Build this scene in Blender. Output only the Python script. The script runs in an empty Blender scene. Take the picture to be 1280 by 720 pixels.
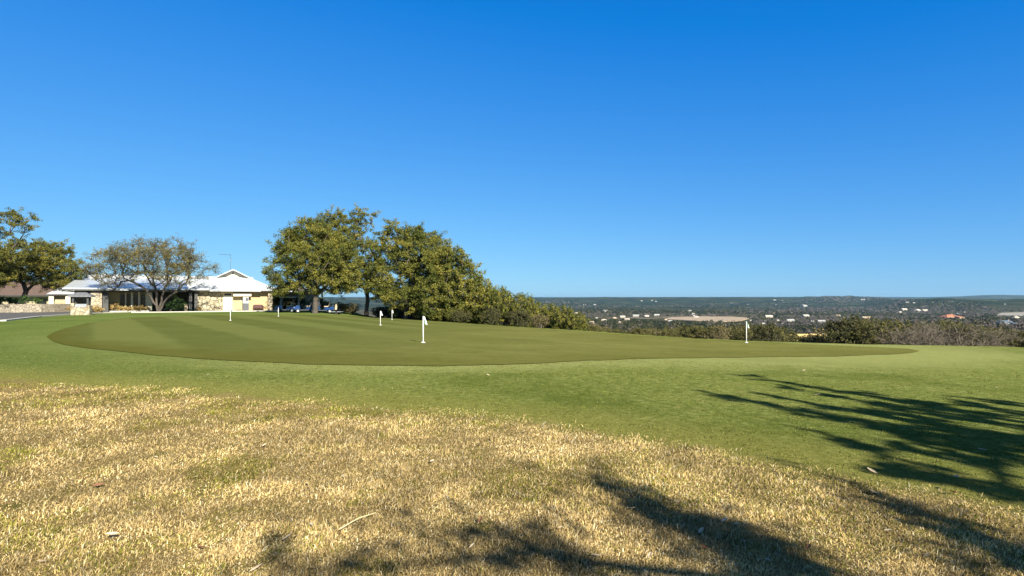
import bpy, math, random
import numpy as np
R=math.radians
rng=np.random.default_rng(7); random.seed(7)
sc=bpy.context.scene; COL=sc.collection
F=700.0; HR=374.0; EYE=1.6            # focal length in photo pixels, horizon row, eye height
def X(px,d): return (px-640.0)/F*d
def Z(row,d): return EYE+(HR-row)/F*d

# ------------------------------------------------------------------ terrain
EDGE=np.array([(-900,700),(-400,330),(-120,150),(-60,118),(-34,92),(-20,73),(-10.5,61.5),(-4.3,53),(0.6,46.5),(4.8,41.5),(8,36.7),(10.6,33),(13.2,31),(15.6,29.5),(18.2,28.5),(20.9,27.9),(23.6,27.2),(27,25.5),(36,18),(60,-8),(140,-80),(400,-300)],float)
def sst(t):
    t=np.clip(t,0,1); return t*t*(3-2*t)
def pdist(x,y,P):
    x=np.asarray(x,float);y=np.asarray(y,float);d=np.full(x.shape,1e18)
    for a,b in zip(P[:-1],P[1:]):
        e=b-a;t=np.clip(((x-a[0])*e[0]+(y-a[1])*e[1])/(e@e),0,1)
        d=np.minimum(d,np.hypot(x-a[0]-t*e[0],y-a[1]-t*e[1]))
    return d
def sedge(x,y):
    s=np.where(np.asarray(y)>np.interp(x,EDGE[:,0],EDGE[:,1]),1.,-1.)
    return s*pdist(x,y,EDGE)
def hsh(i,j,seed):
    h=(i.astype(np.int64)*374761393+j.astype(np.int64)*668265263+seed*1442695041)&0xffffffff
    h=((h^(h>>13))*1274126177)&0xffffffff
    h=h^(h>>16)
    return (h&0xffff)/65535.0
def vn(x,y,s,seed=0):
    x=np.asarray(x,float)/s;y=np.asarray(y,float)/s
    i=np.floor(x);j=np.floor(y);u=sst(x-i);v=sst(y-j)
    a=hsh(i,j,seed);b=hsh(i+1,j,seed);c=hsh(i,j+1,seed);d=hsh(i+1,j+1,seed)
    return (a*(1-u)+b*u)*(1-v)+(c*(1-u)+d*u)*v
def fbm(x,y,s,seed=0,o=4):
    t=0;a=.5;n=0
    for k in range(o):
        t=t+a*vn(x,y,s/2**k,seed+k*17);n+=a;a*=.5
    return t/n
def hz(x,y):
    x=np.asarray(x,float);y=np.asarray(y,float)
    u=x+.6*y
    tilt=-.7*sst((u-4)/26)
    tilt=tilt*(1-sst((y-58)/8)*sst((-16-x)/8))
    s=np.maximum(sedge(x,y),0);sp=s*s/(s+1.5)
    r=np.hypot(x,y); yy=np.maximum(y,1.)
    px=np.where(y<1,np.where(x>0,1600,-300),640+F*x/yy); px=np.clip(px,-300,1600)
    L=520+780*sst((px-1000)/300)
    z=tilt-56*(1-np.exp(-sp/L))-4*(1-np.exp(-sp/22))
    # rolling relief on the slope and in the valley
    z=z+sst((s-60)/300)*(fbm(x,y,260,3,3)-.5)*7*(1-sst((r-900)/900))
    z=z+sst((r-900)/900)*(fbm(x,y,1300,5,4)-.5)*16*(1-sst((r-5000)/1500))
    z=z+7.0*np.exp(-((x-157)**2+(y-300)**2)/46.**2)      # knoll under the yellow-roofed house
    # far ridges: their crest rows in the photograph
    tr1=np.interp(px,[-300,300,660,720,800,900,1000,1060,1120,1150,1190,1240,1300,1600],[371,372,372.6,372.1,371.6,371.9,371.4,371.2,374.6,373.6,372.4,374.0,374.5,373])
    w1=np.interp(px,[1080,1130],[7600,4700])
    z1=EYE+(HR-tr1+(vn(px,r*0,26,11)-.5)*1.0+(vn(px,r*0,7,12)-.5)*.5+(vn(px,r*0,2.2,13)-.5)*.22)/F*w1
    f1=sst((r-w1*.56)/(w1*.44))
    zb=-61.0
    z=z+f1*(z1-zb)*(1-.55*sst((r-w1)/2500))
    w2=13500.
    tr2=np.interp(px,[-300,1000,1080,1110,1160,1200,1225,1250,1290,1600],[371.4,371.4,371.2,371.7,371.9,371.2,370.2,369.9,370.6,371])
    z2=EYE+(HR-tr2)/F*w2
    f2=sst((r-10500)/3000)
    z=z*(1-f2)+z2*f2
    return z
def row_of(x,d): return HR-(float(hz(x,d))-EYE)/d*F
def hit(px,row,d0=3.,d1=9500.):
    d=np.exp(np.linspace(np.log(d0),np.log(d1),1500));x=X(px,d)
    rr=HR-(hz(x,d)-EYE)/d*F
    k=np.where((rr[:-1]>row)&(rr[1:]<=row))[0]
    if len(k): 
        k=k[0]; t=(rr[k]-row)/(rr[k]-rr[k+1]+1e-9); dd=d[k]+t*(d[k+1]-d[k])
    else: dd=d[np.argmin(abs(rr-row))]
    return float(X(px,dd)),float(dd)

# ------------------------------------------------------------------ mesh helpers
def link(o,parent=None):
    COL.objects.link(o)
    if parent is not None: o.parent=parent
    return o
def mesh_np(name,V,loops,starts,mat,attrs=None,parent=None,smooth=False):
    me=bpy.data.meshes.new(name); V=np.asarray(V,np.float32)
    me.vertices.add(len(V)); me.vertices.foreach_set('co',V.ravel())
    loops=np.asarray(loops,np.int32); me.loops.add(len(loops)); me.loops.foreach_set('vertex_index',loops)
    starts=np.asarray(starts,np.int32); me.polygons.add(len(starts)); me.polygons.foreach_set('loop_start',starts)
    me.update(calc_edges=True)
    if smooth: me.polygons.foreach_set('use_smooth',np.ones(len(starts),bool))
    for k,a in (attrs or {}).items():
        a=np.asarray(a,np.float32)
        if a.ndim==1:
            at=me.attributes.new(k,'FLOAT','POINT'); at.data.foreach_set('value',a)
        else:
            at=me.attributes.new(k,'FLOAT_COLOR','POINT'); at.data.foreach_set('color',np.c_[a,np.ones(len(a),np.float32)].ravel())
    if mat: me.materials.append(mat)
    return link(bpy.data.objects.new(name,me),parent)
class MB:
    def __init__(s): s.v=[];s.f=[]
    def add(s,V,Fs):
        n=len(s.v); s.v+= [tuple(map(float,p)) for p in V]; s.f+=[tuple(i+n for i in f) for f in Fs]; return s
    def box(s,x0,x1,y0,y1,z0,z1,fr=None):
        V=[(x,y,z) for z in (z0,z1) for (x,y) in ((x0,y0),(x1,y0),(x1,y1),(x0,y1))]
        if fr: V=[fr(*p) for p in V]
        return s.add(V,[(3,2,1,0),(4,5,6,7),(0,1,5,4),(1,2,6,5),(2,3,7,6),(3,0,4,7)])
    def quad(s,*P): return s.add(P,[tuple(range(len(P)))])
    def slab(s,P,t,d=(0,0,-1)):          # polygon given thickness t along d
        n=len(P); Q=[(p[0]+d[0]*t,p[1]+d[1]*t,p[2]+d[2]*t) for p in P]
        return s.add(list(P)+Q,[tuple(range(n)),tuple(range(2*n-1,n-1,-1))]+[(i,n+i,n+(i+1)%n,(i+1)%n) for i in range(n)])
    def tube(s,P,rad,n=6,cap=True):
        P=[np.array(p,float) for p in P]; m=len(P)
        if not hasattr(rad,'__len__'): rad=[rad]*m
        V=[];prev=None
        for i,p in enumerate(P):
            t=P[min(i+1,m-1)]-P[max(i-1,0)]; t=t/(np.linalg.norm(t)+1e-9)
            if prev is None: a=np.cross(t,(0,0,1) if abs(t[2])<.9 else (1,0,0))
            else: a=prev-t*(prev@t)
            a=a/(np.linalg.norm(a)+1e-9); prev=a; b=np.cross(t,a)
            for k in range(n):
                q=2*math.pi*k/n; V.append(p+rad[i]*(math.cos(q)*a+math.sin(q)*b))
        Fs=[(i*n+k,i*n+(k+1)%n,(i+1)*n+(k+1)%n,(i+1)*n+k) for i in range(m-1) for k in range(n)]
        if cap: Fs+=[tuple(range(n-1,-1,-1)),tuple(range((m-1)*n,m*n))]
        return s.add(V,Fs)
    def build(s,name,mat,parent=None,origin=(0,0,0),bevel=0,smooth=False):
        me=bpy.data.meshes.new(name)
        me.from_pydata([(p[0]-origin[0],p[1]-origin[1],p[2]-origin[2]) for p in s.v],[],s.f); me.update()
        if mat: me.materials.append(mat)
        if smooth: me.polygons.foreach_set('use_smooth',np.ones(len(me.polygons),bool))
        o=link(bpy.data.objects.new(name,me),parent)
        if bevel:
            md=o.modifiers.new('Bevel','BEVEL'); md.width=bevel; md.segments=2; md.limit_method='ANGLE'
        return o
def tag(o,label=None,cat=None,group=None,kind=None):
    if label: o['label']=label
    if cat: o['category']=cat
    if group: o['group']=group
    if kind: o['kind']=kind
    return o
def thing(name,loc,label,cat,group=None,rz=0):
    o=bpy.data.objects.new(name,None); COL.objects.link(o); o.location=loc; o.rotation_euler=(0,0,rz); o.empty_display_size=.3
    return tag(o,label,cat,group)
KIDS={}
def dup(root,loc,rz=0,scale=(1,1,1),label=None,group=None):
    r=root.copy(); COL.objects.link(r); r.location=loc; r.rotation_euler=(0,0,rz); r.scale=scale
    if label: r['label']=label
    if group: r['group']=group
    for ch in KIDS.setdefault(root.name,list(root.children)):
        c=ch.copy(); COL.objects.link(c); c.parent=r
        for g in KIDS.setdefault(ch.name,list(ch.children)):
            q=g.copy(); COL.objects.link(q); q.parent=c
    return r

# ------------------------------------------------------------------ materials
def newmat(name):
    m=bpy.data.materials.new(name); m.use_nodes=True; nt=m.node_tree
    return m,nt,nt.nodes['Principled BSDF'],nt.nodes['Material Output']
def N(nt,t,**kw):
    n=nt.nodes.new(t)
    for k,v in kw.items():
        if k in n.inputs: n.inputs[k].default_value=v
        else: setattr(n,k,v)
    return n
def ramp(nt,fac,stops):
    r=nt.nodes.new('ShaderNodeValToRGB'); e=r.color_ramp.elements
    while len(e)<len(stops): e.new(.5)
    for q,(p,c) in zip(e,stops): q.position=p; q.color=(*c,1)
    nt.links.new(fac,r.inputs[0]); return r.outputs[0]
def mix(nt,f,a,b,bt='MIX'):
    m=nt.nodes.new('ShaderNodeMix'); m.data_type='RGBA'; m.blend_type=bt
    for s,v in ((m.inputs[0],f),(m.inputs[6],a),(m.inputs[7],b)):
        if isinstance(v,(int,float)): s.default_value=v
        elif isinstance(v,tuple): s.default_value=(*v,1)
        else: nt.links.new(v,s)
    return m.outputs[2]
def math_(nt,op,a,b=0.,c=None):
    m=nt.nodes.new('ShaderNodeMath'); m.operation=op
    for s,v in zip(m.inputs,(a,b) if c is None else (a,b,c)):
        if isinstance(v,(int,float)): s.default_value=v
        else: nt.links.new(v,s)
    return m.outputs[0]
def smooth(nt,v,a,b):
    m=nt.nodes.new('ShaderNodeMapRange'); m.interpolation_type='SMOOTHSTEP'
    nt.links.new(v,m.inputs[0]); m.inputs[1].default_value=a; m.inputs[2].default_value=b; return m.outputs[0]
def noise(nt,scale,detail=4,rough=.6,vec=None,stretch=None):
    n=N(nt,'ShaderNodeTexNoise'); n.inputs['Scale'].default_value=scale; n.inputs['Detail'].default_value=detail; n.inputs['Roughness'].default_value=rough
    if vec is None:
        vec=nt.nodes.new('ShaderNodeTexCoord').outputs['Object']
    if stretch:
        mp=nt.nodes.new('ShaderNodeMapping'); mp.inputs['Scale'].default_value=stretch[:3]
        if len(stretch)>3: mp.inputs['Rotation'].default_value=(0,0,stretch[3])
        nt.links.new(vec,mp.inputs[0]); vec=mp.outputs[0]
    nt.links.new(vec,n.inputs['Vector']); return n.outputs[0]
def bump(nt,bs,h,strength=.5,dist=.02):
    b=nt.nodes.new('ShaderNodeBump'); b.inputs['Strength'].default_value=strength; b.inputs['Distance'].default_value=dist
    nt.links.new(h,b.inputs['Height']); nt.links.new(b.outputs[0],bs.inputs['Normal'])
def simple(name,col,rough=.6,var=.2,scale=3.,metal=0.,bmp=.15):
    m,nt,bs,out=newmat(name)
    n=noise(nt,scale,5,.65)
    c=ramp(nt,n,[(.3,tuple(v*(1-var) for v in col)),(.7,tuple(min(1,v*(1+var)) for v in col))])
    nt.links.new(c,bs.inputs['Base Color']); bs.inputs['Roughness'].default_value=rough; bs.inputs['Metallic'].default_value=metal
    if bmp: bump(nt,bs,noise(nt,scale*8,4),bmp,.01)
    return m
def tintmat(name,trans=.25,rough=.75,gain=1.0,spec=.15):
    m,nt,bs,out=newmat(name)
    a=N(nt,'ShaderNodeAttribute',attribute_name='tint')
    nt.links.new(a.outputs['Color'],bs.inputs['Base Color']); bs.inputs['Roughness'].default_value=rough
    bs.inputs['Specular IOR Level'].default_value=spec
    t=nt.nodes.new('ShaderNodeBsdfTranslucent'); nt.links.new(a.outputs['Color'],t.inputs[0])
    mx=nt.nodes.new('ShaderNodeMixShader'); mx.inputs[0].default_value=trans
    nt.links.new(bs.outputs[0],mx.inputs[1]); nt.links.new(t.outputs[0],mx.inputs[2]); nt.links.new(mx.outputs[0],out.inputs[0])
    return m
M={}
M['leaf']=tintmat('leaf',.2,.65)
M['blade']=tintmat('grass_blade',.30,.8,1,.04)
M['wood']=tintmat('far_foliage',.15,.9)
M['bark']=simple('bark',(.075,.062,.05),.95,.45,6.)
M['bark_grey']=simple('grey_bark',(.125,.104,.076),.95,.45,8.)
M['white_metal']=simple('white_paint',(.8,.8,.78),.45,.04,4.,0,.03)
M['dark_trim']=simple('dark_trim',(.05,.05,.048),.6,.2,5.)
M['tan_wall']=simple('tan_stucco',(.42,.33,.18),.9,.07,2.5)
M['tan_shade']=simple('tan_stucco_shaded',(.36,.31,.2),.9,.08,2.5)  # tan stucco copy with shade mixed into its colour, for shaded walls
M['cream']=simple('cream_paint',(.66,.60,.46),.8,.06,3.)
M['ceiling']=simple('soffit_and_shade',(.06,.05,.04),.8,.2,4.)
M['glass']=simple('dark_glass',(.015,.018,.02),.08,.1,1.,0,0)
M['grey_metal']=simple('grey_metal',(.34,.36,.39),.45,.08,4.,.3)
M['dark_grey']=simple('charcoal_panel',(.07,.075,.085),.5,.1,4.)
M['maroon']=simple('maroon_paint',(.07,.022,.02),.55,.2,4.)
M['concrete']=simple('concrete',(.58,.55,.49),.9,.1,1.5)
M['kerb']=simple('kerb_concrete',(.46,.43,.38),.9,.12,2.)
M['asphalt']=simple('asphalt',(.085,.082,.08),.85,.2,1.2)
M['blue']=simple('blue_paint',(.010,.045,.16),.3,.08,3.,.15,0)
M['tan_vinyl']=simple('tan_vinyl',(.46,.37,.24),.6,.08,5.)
M['tyre']=simple('tyre',(.02,.02,.02),.9,.2,10.)
M['silver']=simple('wheel_silver',(.6,.6,.6),.35,.05,5.,.5,0)
M['screen']=simple('windshield',(.35,.4,.42),.15,.05,2.,0,0)
M['pole']=simple('white_pole',(.82,.82,.8),.4,.04,8.,0,0)
M['flag_white']=simple('white_cloth',(.78,.8,.78),.8,.05,10.)
M['flag_green']=simple('green_cloth',(.24,.42,.29),.8,.1,10.)
M['flag_grey']=simple('grey_cloth',(.16,.18,.2),.8,.1,10.)
M['shingle']=simple('brown_shingle',(.115,.075,.055),.95,.25,1.6,0,.5)
M['yellow']=simple('yellow_sheathing',(.62,.45,.17),.8,.15,1.)
M['straw']=simple('straw',(.62,.52,.30),.7,.1,20.)
M['leaf_pale']=simple('pale_dry_leaf',(.46,.37,.25),.7,.2,25.)
M['leaf_rust']=simple('rusty_dry_leaf',(.19,.075,.04),.7,.25,25.)
def stone_mat(name,scale=2.6,cols=((.22,.17,.10),(.38,.31,.20),(.50,.44,.32)),mortar=(.22,.18,.13)):
    m,nt,bs,out=newmat(name)
    co=nt.nodes.new('ShaderNodeTexCoord').outputs['Object']
    wob=N(nt,'ShaderNodeTexNoise'); wob.inputs['Scale'].default_value=3.; nt.links.new(co,wob.inputs['Vector'])
    vec=nt.nodes.new('ShaderNodeMixRGB'); vec.blend_type='LINEAR_LIGHT'; vec.inputs[0].default_value=.08
    nt.links.new(co,vec.inputs[1]); nt.links.new(wob.outputs['Color'],vec.inputs[2])
    v1=N(nt,'ShaderNodeTexVoronoi'); v1.feature='DISTANCE_TO_EDGE'; v1.inputs['Scale'].default_value=scale
    v2=N(nt,'ShaderNodeTexVoronoi'); v2.inputs['Scale'].default_value=scale
    for v in (v1,v2): nt.links.new(vec.outputs[0],v.inputs['Vector'])
    sep=nt.nodes.new('ShaderNodeSeparateColor'); nt.links.new(v2.outputs['Color'],sep.inputs[0])
    c=ramp(nt,sep.outputs[0],[(0,cols[0]),(.45,cols[1]),(1,cols[2])])
    c=mix(nt,.35,c,ramp(nt,noise(nt,14.,5,.7),[(.3,(.2,.16,.1)),(.7,(.52,.46,.36))]))
    e=smooth(nt,v1.outputs['Distance'],.015,.06)
    c=mix(nt,e,mortar,c)
    nt.links.new(c,bs.inputs['Base Color']); bs.inputs['Roughness'].default_value=.95
    bump(nt,bs,e,.9,.04); return m
M['stone']=stone_mat('rubble_limestone')
M['stone_big']=stone_mat('mossy_limestone',1.9,((.15,.13,.08),(.36,.32,.21),(.50,.45,.32)),(.08,.07,.045))
M['stone_grey']=stone_mat('weathered_limestone',3.4,((.17,.15,.115),(.25,.22,.17),(.32,.29,.23)),(.15,.13,.10))
def roof_mat(name,col):
    m,nt,bs,out=newmat(name)
    co=nt.nodes.new('ShaderNodeTexCoord').outputs['Object']
    w=N(nt,'ShaderNodeTexWave'); w.inputs['Scale'].default_value=.8; w.bands_direction='X'; w.wave_profile='SAW'
    nt.links.new(co,w.inputs['Vector'])
    s=smooth(nt,w.outputs['Fac'],.9,1.)
    c=mix(nt,noise(nt,.7,5),tuple(v*.88 for v in col),col); c=mix(nt,math_(nt,'MULTIPLY',s,.5),c,tuple(v*.55 for v in col))
    nt.links.new(c,bs.inputs['Base Color']); bs.inputs['Roughness'].default_value=.38; bs.inputs['Metallic'].default_value=.25
    bump(nt,bs,s,.6,.04); return m
M['roof']=roof_mat('standing_seam_roof',(.60,.64,.68))
M['roof_grey']=roof_mat('grey_metal_roof',(.20,.21,.22))

# ground -----------------------------------------------------------
def ground_mat():
    m,nt,bs,out=newmat('ground'); 
    sdb=N(nt,'ShaderNodeAttribute',attribute_name='sd_brown').outputs['Fac']
    sde=N(nt,'ShaderNodeAttribute',attribute_name='sd_edge').outputs['Fac']
    rad=N(nt,'ShaderNodeAttribute',attribute_name='radius').outputs['Fac']
    # fringe turf
    g=ramp(nt,noise(nt,.35,5,.6),[(.25,(.095,.138,.029)),(.5,(.18,.215,.052)),(.78,(.30,.315,.10))])
    g=mix(nt,.62,g,ramp(nt,noise(nt,26.,5,.75,None,(1,.6,1,.4)),[(.32,(.035,.053,.011)),(.5,(.145,.178,.038)),(.70,(.35,.37,.125))]))
    g=mix(nt,smooth(nt,noise(nt,2.2,5,.7),.52,.74),g,(.26,.235,.085))
    g=mix(nt,math_(nt,'MULTIPLY',smooth(nt,noise(nt,3.1,5,.75,None,(1,1,1,.7)),.50,.66),.55),g,(.055,.080,.016))
    g=mix(nt,.45,g,ramp(nt,noise(nt,8.,5,.75),[(.36,(.045,.062,.014)),(.5,(.17,.205,.05)),(.62,(.37,.375,.13))]))
    g=mix(nt,math_(nt,'MULTIPLY',smooth(nt,noise(nt,.16,5,.65),.46,.64),.65),g,(.070,.105,.018))
    lf=N(nt,'ShaderNodeAttribute',attribute_name='lush').outputs['Fac']
    g=mix(nt,math_(nt,'MULTIPLY',lf,.5),g,(.085,.135,.036))
    cl=N(nt,'ShaderNodeAttribute',attribute_name='sunlit_collar').outputs['Fac']
    cw=math_(nt,'ADD',cl,math_(nt,'MULTIPLY',math_(nt,'SUBTRACT',noise(nt,1.4,5,.7),.5),1.6))
    g=mix(nt,math_(nt,'MULTIPLY',smooth(nt,cw,1.9,.5),math_(nt,'SUBTRACT',.62,math_(nt,'MULTIPLY',lf,.5))),g,(.30,.315,.115))  # lighter collar turf, with sunlight on the bank painted into its colour
    yel=ramp(nt,noise(nt,11.,6,.75),[(.3,(.16,.165,.028)),(.7,(.40,.34,.11))])
    g=mix(nt,math_(nt,'MULTIPLY',smooth(nt,sdb,-2.2,-.1),.6),g,yel)
    # dormant turf thatch
    b=ramp(nt,noise(nt,1.1,6,.7),[(.25,(.13,.09,.035)),(.5,(.26,.185,.075)),(.75,(.42,.32,.14))])
    b=mix(nt,.7,b,ramp(nt,noise(nt,70.,6,.85),[(.36,(.04,.028,.01)),(.5,(.26,.19,.075)),(.64,(.62,.49,.24))]))
    b=mix(nt,smooth(nt,noise(nt,1.7,5,.65),.54,.68),b,(.10,.10,.02))
    nn=math_(nt,'MULTIPLY',math_(nt,'MULTIPLY',math_(nt,'SUBTRACT',noise(nt,.9,6,.7),.5),2.2),smooth(nt,rad,2.,13.))
    fb=smooth(nt,math_(nt,'ADD',sdb,nn),-.35,.35)
    lawn=mix(nt,fb,g,b)
    # slope and valley floor
    n1=noise(nt,.012,8,.62); n2=noise(nt,.0026,6,.6)
    v=ramp(nt,n1,[(.33,(.022,.030,.013)),(.44,(.045,.047,.023)),(.52,(.12,.10,.072)),(.62,(.17,.145,.115)),(.75,(.30,.24,.16))])
    v=mix(nt,math_(nt,'MULTIPLY',smooth(nt,n2,.46,.64),.8),v,(.034,.042,.018))
    far=ramp(nt,noise(nt,.0042,9,.66),[(.36,(.007,.015,.008)),(.48,(.018,.028,.013)),(.58,(.05,.056,.030)),(.68,(.14,.13,.085))])
    v=mix(nt,smooth(nt,rad,2200.,4200.),v,far)
    slope=ramp(nt,noise(nt,.5,7,.7),[(.3,(.05,.045,.02)),(.5,(.12,.10,.045)),(.72,(.24,.19,.10))])
    v=mix(nt,smooth(nt,sde,150.,420.),slope,v)
    fv=smooth(nt,math_(nt,'ADD',sde,nn),2.,6.)
    c=mix(nt,fv,lawn,v)
    nt.links.new(c,bs.inputs['Base Color']); bs.inputs['Roughness'].default_value=.95; bs.inputs['Specular IOR Level'].default_value=0.
    bump(nt,bs,noise(nt,48.,6,.85),.9,.03); return m
def green_mat():
    m,nt,bs,out=newmat('putting_turf')
    a=N(nt,'ShaderNodeAttribute',attribute_name='stripe').outputs['Fac']
    rim=N(nt,'ShaderNodeAttribute',attribute_name='rim').outputs['Fac']
    c=ramp(nt,noise(nt,.22,6,.62),[(.3,(.070,.088,.028)),(.5,(.121,.139,.047)),(.72,(.198,.209,.076))])
    c=mix(nt,.38,c,ramp(nt,noise(nt,.9,6,.7,None,(.35,1.6,1,.35)),[(.3,(.048,.062,.014)),(.7,(.22,.212,.064))]))
    c=mix(nt,.25,c,ramp(nt,noise(nt,30.,4,.7),[(.3,(.08,.085,.014)),(.7,(.25,.225,.055))]))
    st=smooth(nt,math_(nt,'ADD',a,math_(nt,'MULTIPLY',math_(nt,'SUBTRACT',noise(nt,.5,3),.5),.5)),.35,.65)
    c=mix(nt,.25,c,ramp(nt,noise(nt,5.,6,.75,None,(.6,1.3,1,.3)),[(.35,(.05,.06,.013)),(.65,(.26,.24,.075))]))
    c=mix(nt,math_(nt,'MULTIPLY',N(nt,'ShaderNodeAttribute',attribute_name='lush').outputs['Fac'],.55),c,(.062,.086,.023))
    c=mix(nt,math_(nt,'MULTIPLY',st,.34),c,(.18,.20,.062))
    c=mix(nt,math_(nt,'MULTIPLY',smooth(nt,math_(nt,'ADD',rim,math_(nt,'MULTIPLY',math_(nt,'SUBTRACT',noise(nt,.6,4),.5),1.2)),1.,.0),math_(nt,'MULTIPLY_ADD',N(nt,'ShaderNodeAttribute',attribute_name='lush').outputs['Fac'],.45,.28)),c,(.085,.083,.016))
    nt.links.new(c,bs.inputs['Base Color']); bs.inputs['Roughness'].default_value=.9; bs.inputs['Specular IOR Level'].default_value=0.
    bump(nt,bs,noise(nt,40.,4,.7),.3,.008); return m
M['ground']=ground_mat(); M['green']=green_mat()

# ------------------------------------------------------------------ ground sheet
BR=[(-60,22.),(-30,16.)]
for px,row in ((0,474),(60,480),(150,487),(250,494),(380,504),(500,516),(640,529),(700,536),(760,548),(880,566),(960,581),(1080,606),(1180,621),(1280,641)):
    BR.append(hit(px,row,2.5,40))
BR+=[hit(1400,664,2,40),(9,.8),(40,-14)]
BR=np.array(BR)
def sdbrown(x,y):
    s=np.where(np.asarray(y)<np.interp(x,BR[:,0],BR[:,1]),1.,-1.)
    return s*pdist(x,y,BR)
def green_outline():
    p=[(58,421),(66,427),(80,431),(110,436),(170,442),(240,448),(320,453),(400,456),(480,457.5),(560,457.5),(640,455.5),(690,453.5),(740,451),(800,449),(880,447.5),(960,446.5),(1050,445),(1120,443),(1142,441),(1150,439),(1135,436),(1100,434.4)]
    return np.array([hit(a,b,6,140) for a,b in p])
def make_ground():
    az=np.concatenate([np.linspace(-50,54,830),np.linspace(54,310,110)[1:-1]]); az=np.radians(az)
    rr=np.concatenate([[.6],np.exp(np.linspace(np.log(1.2),np.log(16000),380))])
    A,B=np.meshgrid(az,rr); x=B*np.sin(A); y=B*np.cos(A)
    z=hz(x,y)
    V=np.c_[x.ravel(),y.ravel(),z.ravel()]; V=np.r_[V,[[0,0,0]]]
    na=len(az);nr=len(rr)
    i=np.arange(nr-1)[:,None];k=np.arange(na)[None]
    k2=(k+1)%na
    Q=np.stack([i*na+k+0*i,i*na+k2,(i+1)*na+k2,(i+1)*na+k],-1)[:,:,::-1].reshape(-1,4)
    c=len(V)-1; T=np.stack([np.full(na,c),(np.arange(na)+1)%na,np.arange(na)],-1)
    loops=np.r_[Q.ravel(),T.ravel()]; starts=np.r_[np.arange(len(Q))*4,len(Q)*4+np.arange(na)*3]
    xx,yy=V[:,0],V[:,1]
    o=mesh_np('ground',V,loops,starts,M['ground'],{'sd_brown':np.clip(sdbrown(xx,yy),-50,50),'sd_edge':np.clip(sedge(xx,yy),-50,1000),'radius':np.hypot(xx,yy),'sunlit_collar':np.minimum(pdist(xx,yy,green_outline())/(1+2.2*sst((xx-1)/8)),30),'lush':sst((-xx-2+(fbm(xx,yy,4,77,3)-.5)*8)/12)},smooth=True)
    tag(o,'grassy hilltop falling away into a wide wooded valley','ground',kind='structure')
make_ground()

# putting green: near and far boundary rows per photo column
GN=[(58,421),(66,427),(80,431),(110,436),(170,442),(240,448),(320,453),(400,456),(480,457.5),(560,457.5),(640,455.5),(690,453.5),(740,451),(800,449),(880,447.5),(960,446.5),(1050,445),(1120,443),(1142,441),(1150,439)]
GF=[(58,421),(66,416),(80,411),(110,404),(160,397.5),(240,394.5),(340,393.3),(420,394),(480,397.6),(560,402.6),(640,408.6),(720,414),(800,419.6),(880,424.6),(960,428.5),(1040,432),(1100,434.4),(1135,436),(1150,439)]
def make_green():
    pxs=np.concatenate([np.linspace(58.5,110,40),np.linspace(112,1130,260),np.linspace(1132,1149.5,14)])
    n=np.interp(pxs,*zip(*GN)); f=np.interp(pxs,*zip(*GF)); K=46
    n=n+(fbm(pxs,pxs*0,38,201,4)-.5)*2.2*sst((pxs-58)/60)*sst((1150-pxs)/60)
    V=[];S=[];rim=[]
    for p,a,b in zip(pxs,n,f):
        x0,d0=hit(p,a,6,140); x1,d1=hit(p,b,6,140); d1=max(d1,d0+.02)
        d=np.exp(np.linspace(np.log(d0),np.log(d1),K)); x=X(p,d)
        V.append(np.c_[x,d,hz(x,d)+.016])
        rim.append(np.minimum(np.minimum((d-d0)/5.5,(d1-d)/4+.4),(p-55)/60))
    V=np.array(V); rim=np.clip(np.array(rim).ravel(),0,1)
    # mowing bands: lines fanning from the far left corner
    x,y=V[...,0].ravel(),V[...,1].ravel()
    q=(x*.80+y*.60)/1.9
    st=.5+.5*np.sin(q*math.pi*.75); fade=sst((-x-2)/14)
    st=.35+(st-.35)*fade
    nP=len(pxs); i=np.arange(nP-1)[:,None];k=np.arange(K-1)[None]
    Q=np.stack([i*K+k,(i+1)*K+k,(i+1)*K+k+1,i*K+k+1],-1).reshape(-1,4)
    o=mesh_np('putting_green',V.reshape(-1,3),Q.ravel(),np.arange(len(Q))*4,M['green'],{'stripe':st,'rim':rim,'lush':sst((-x+3)/16)},smooth=True)
    tag(o,'closely mown olive practice putting green on the hilltop','putting green',kind='structure')
make_green()

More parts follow.
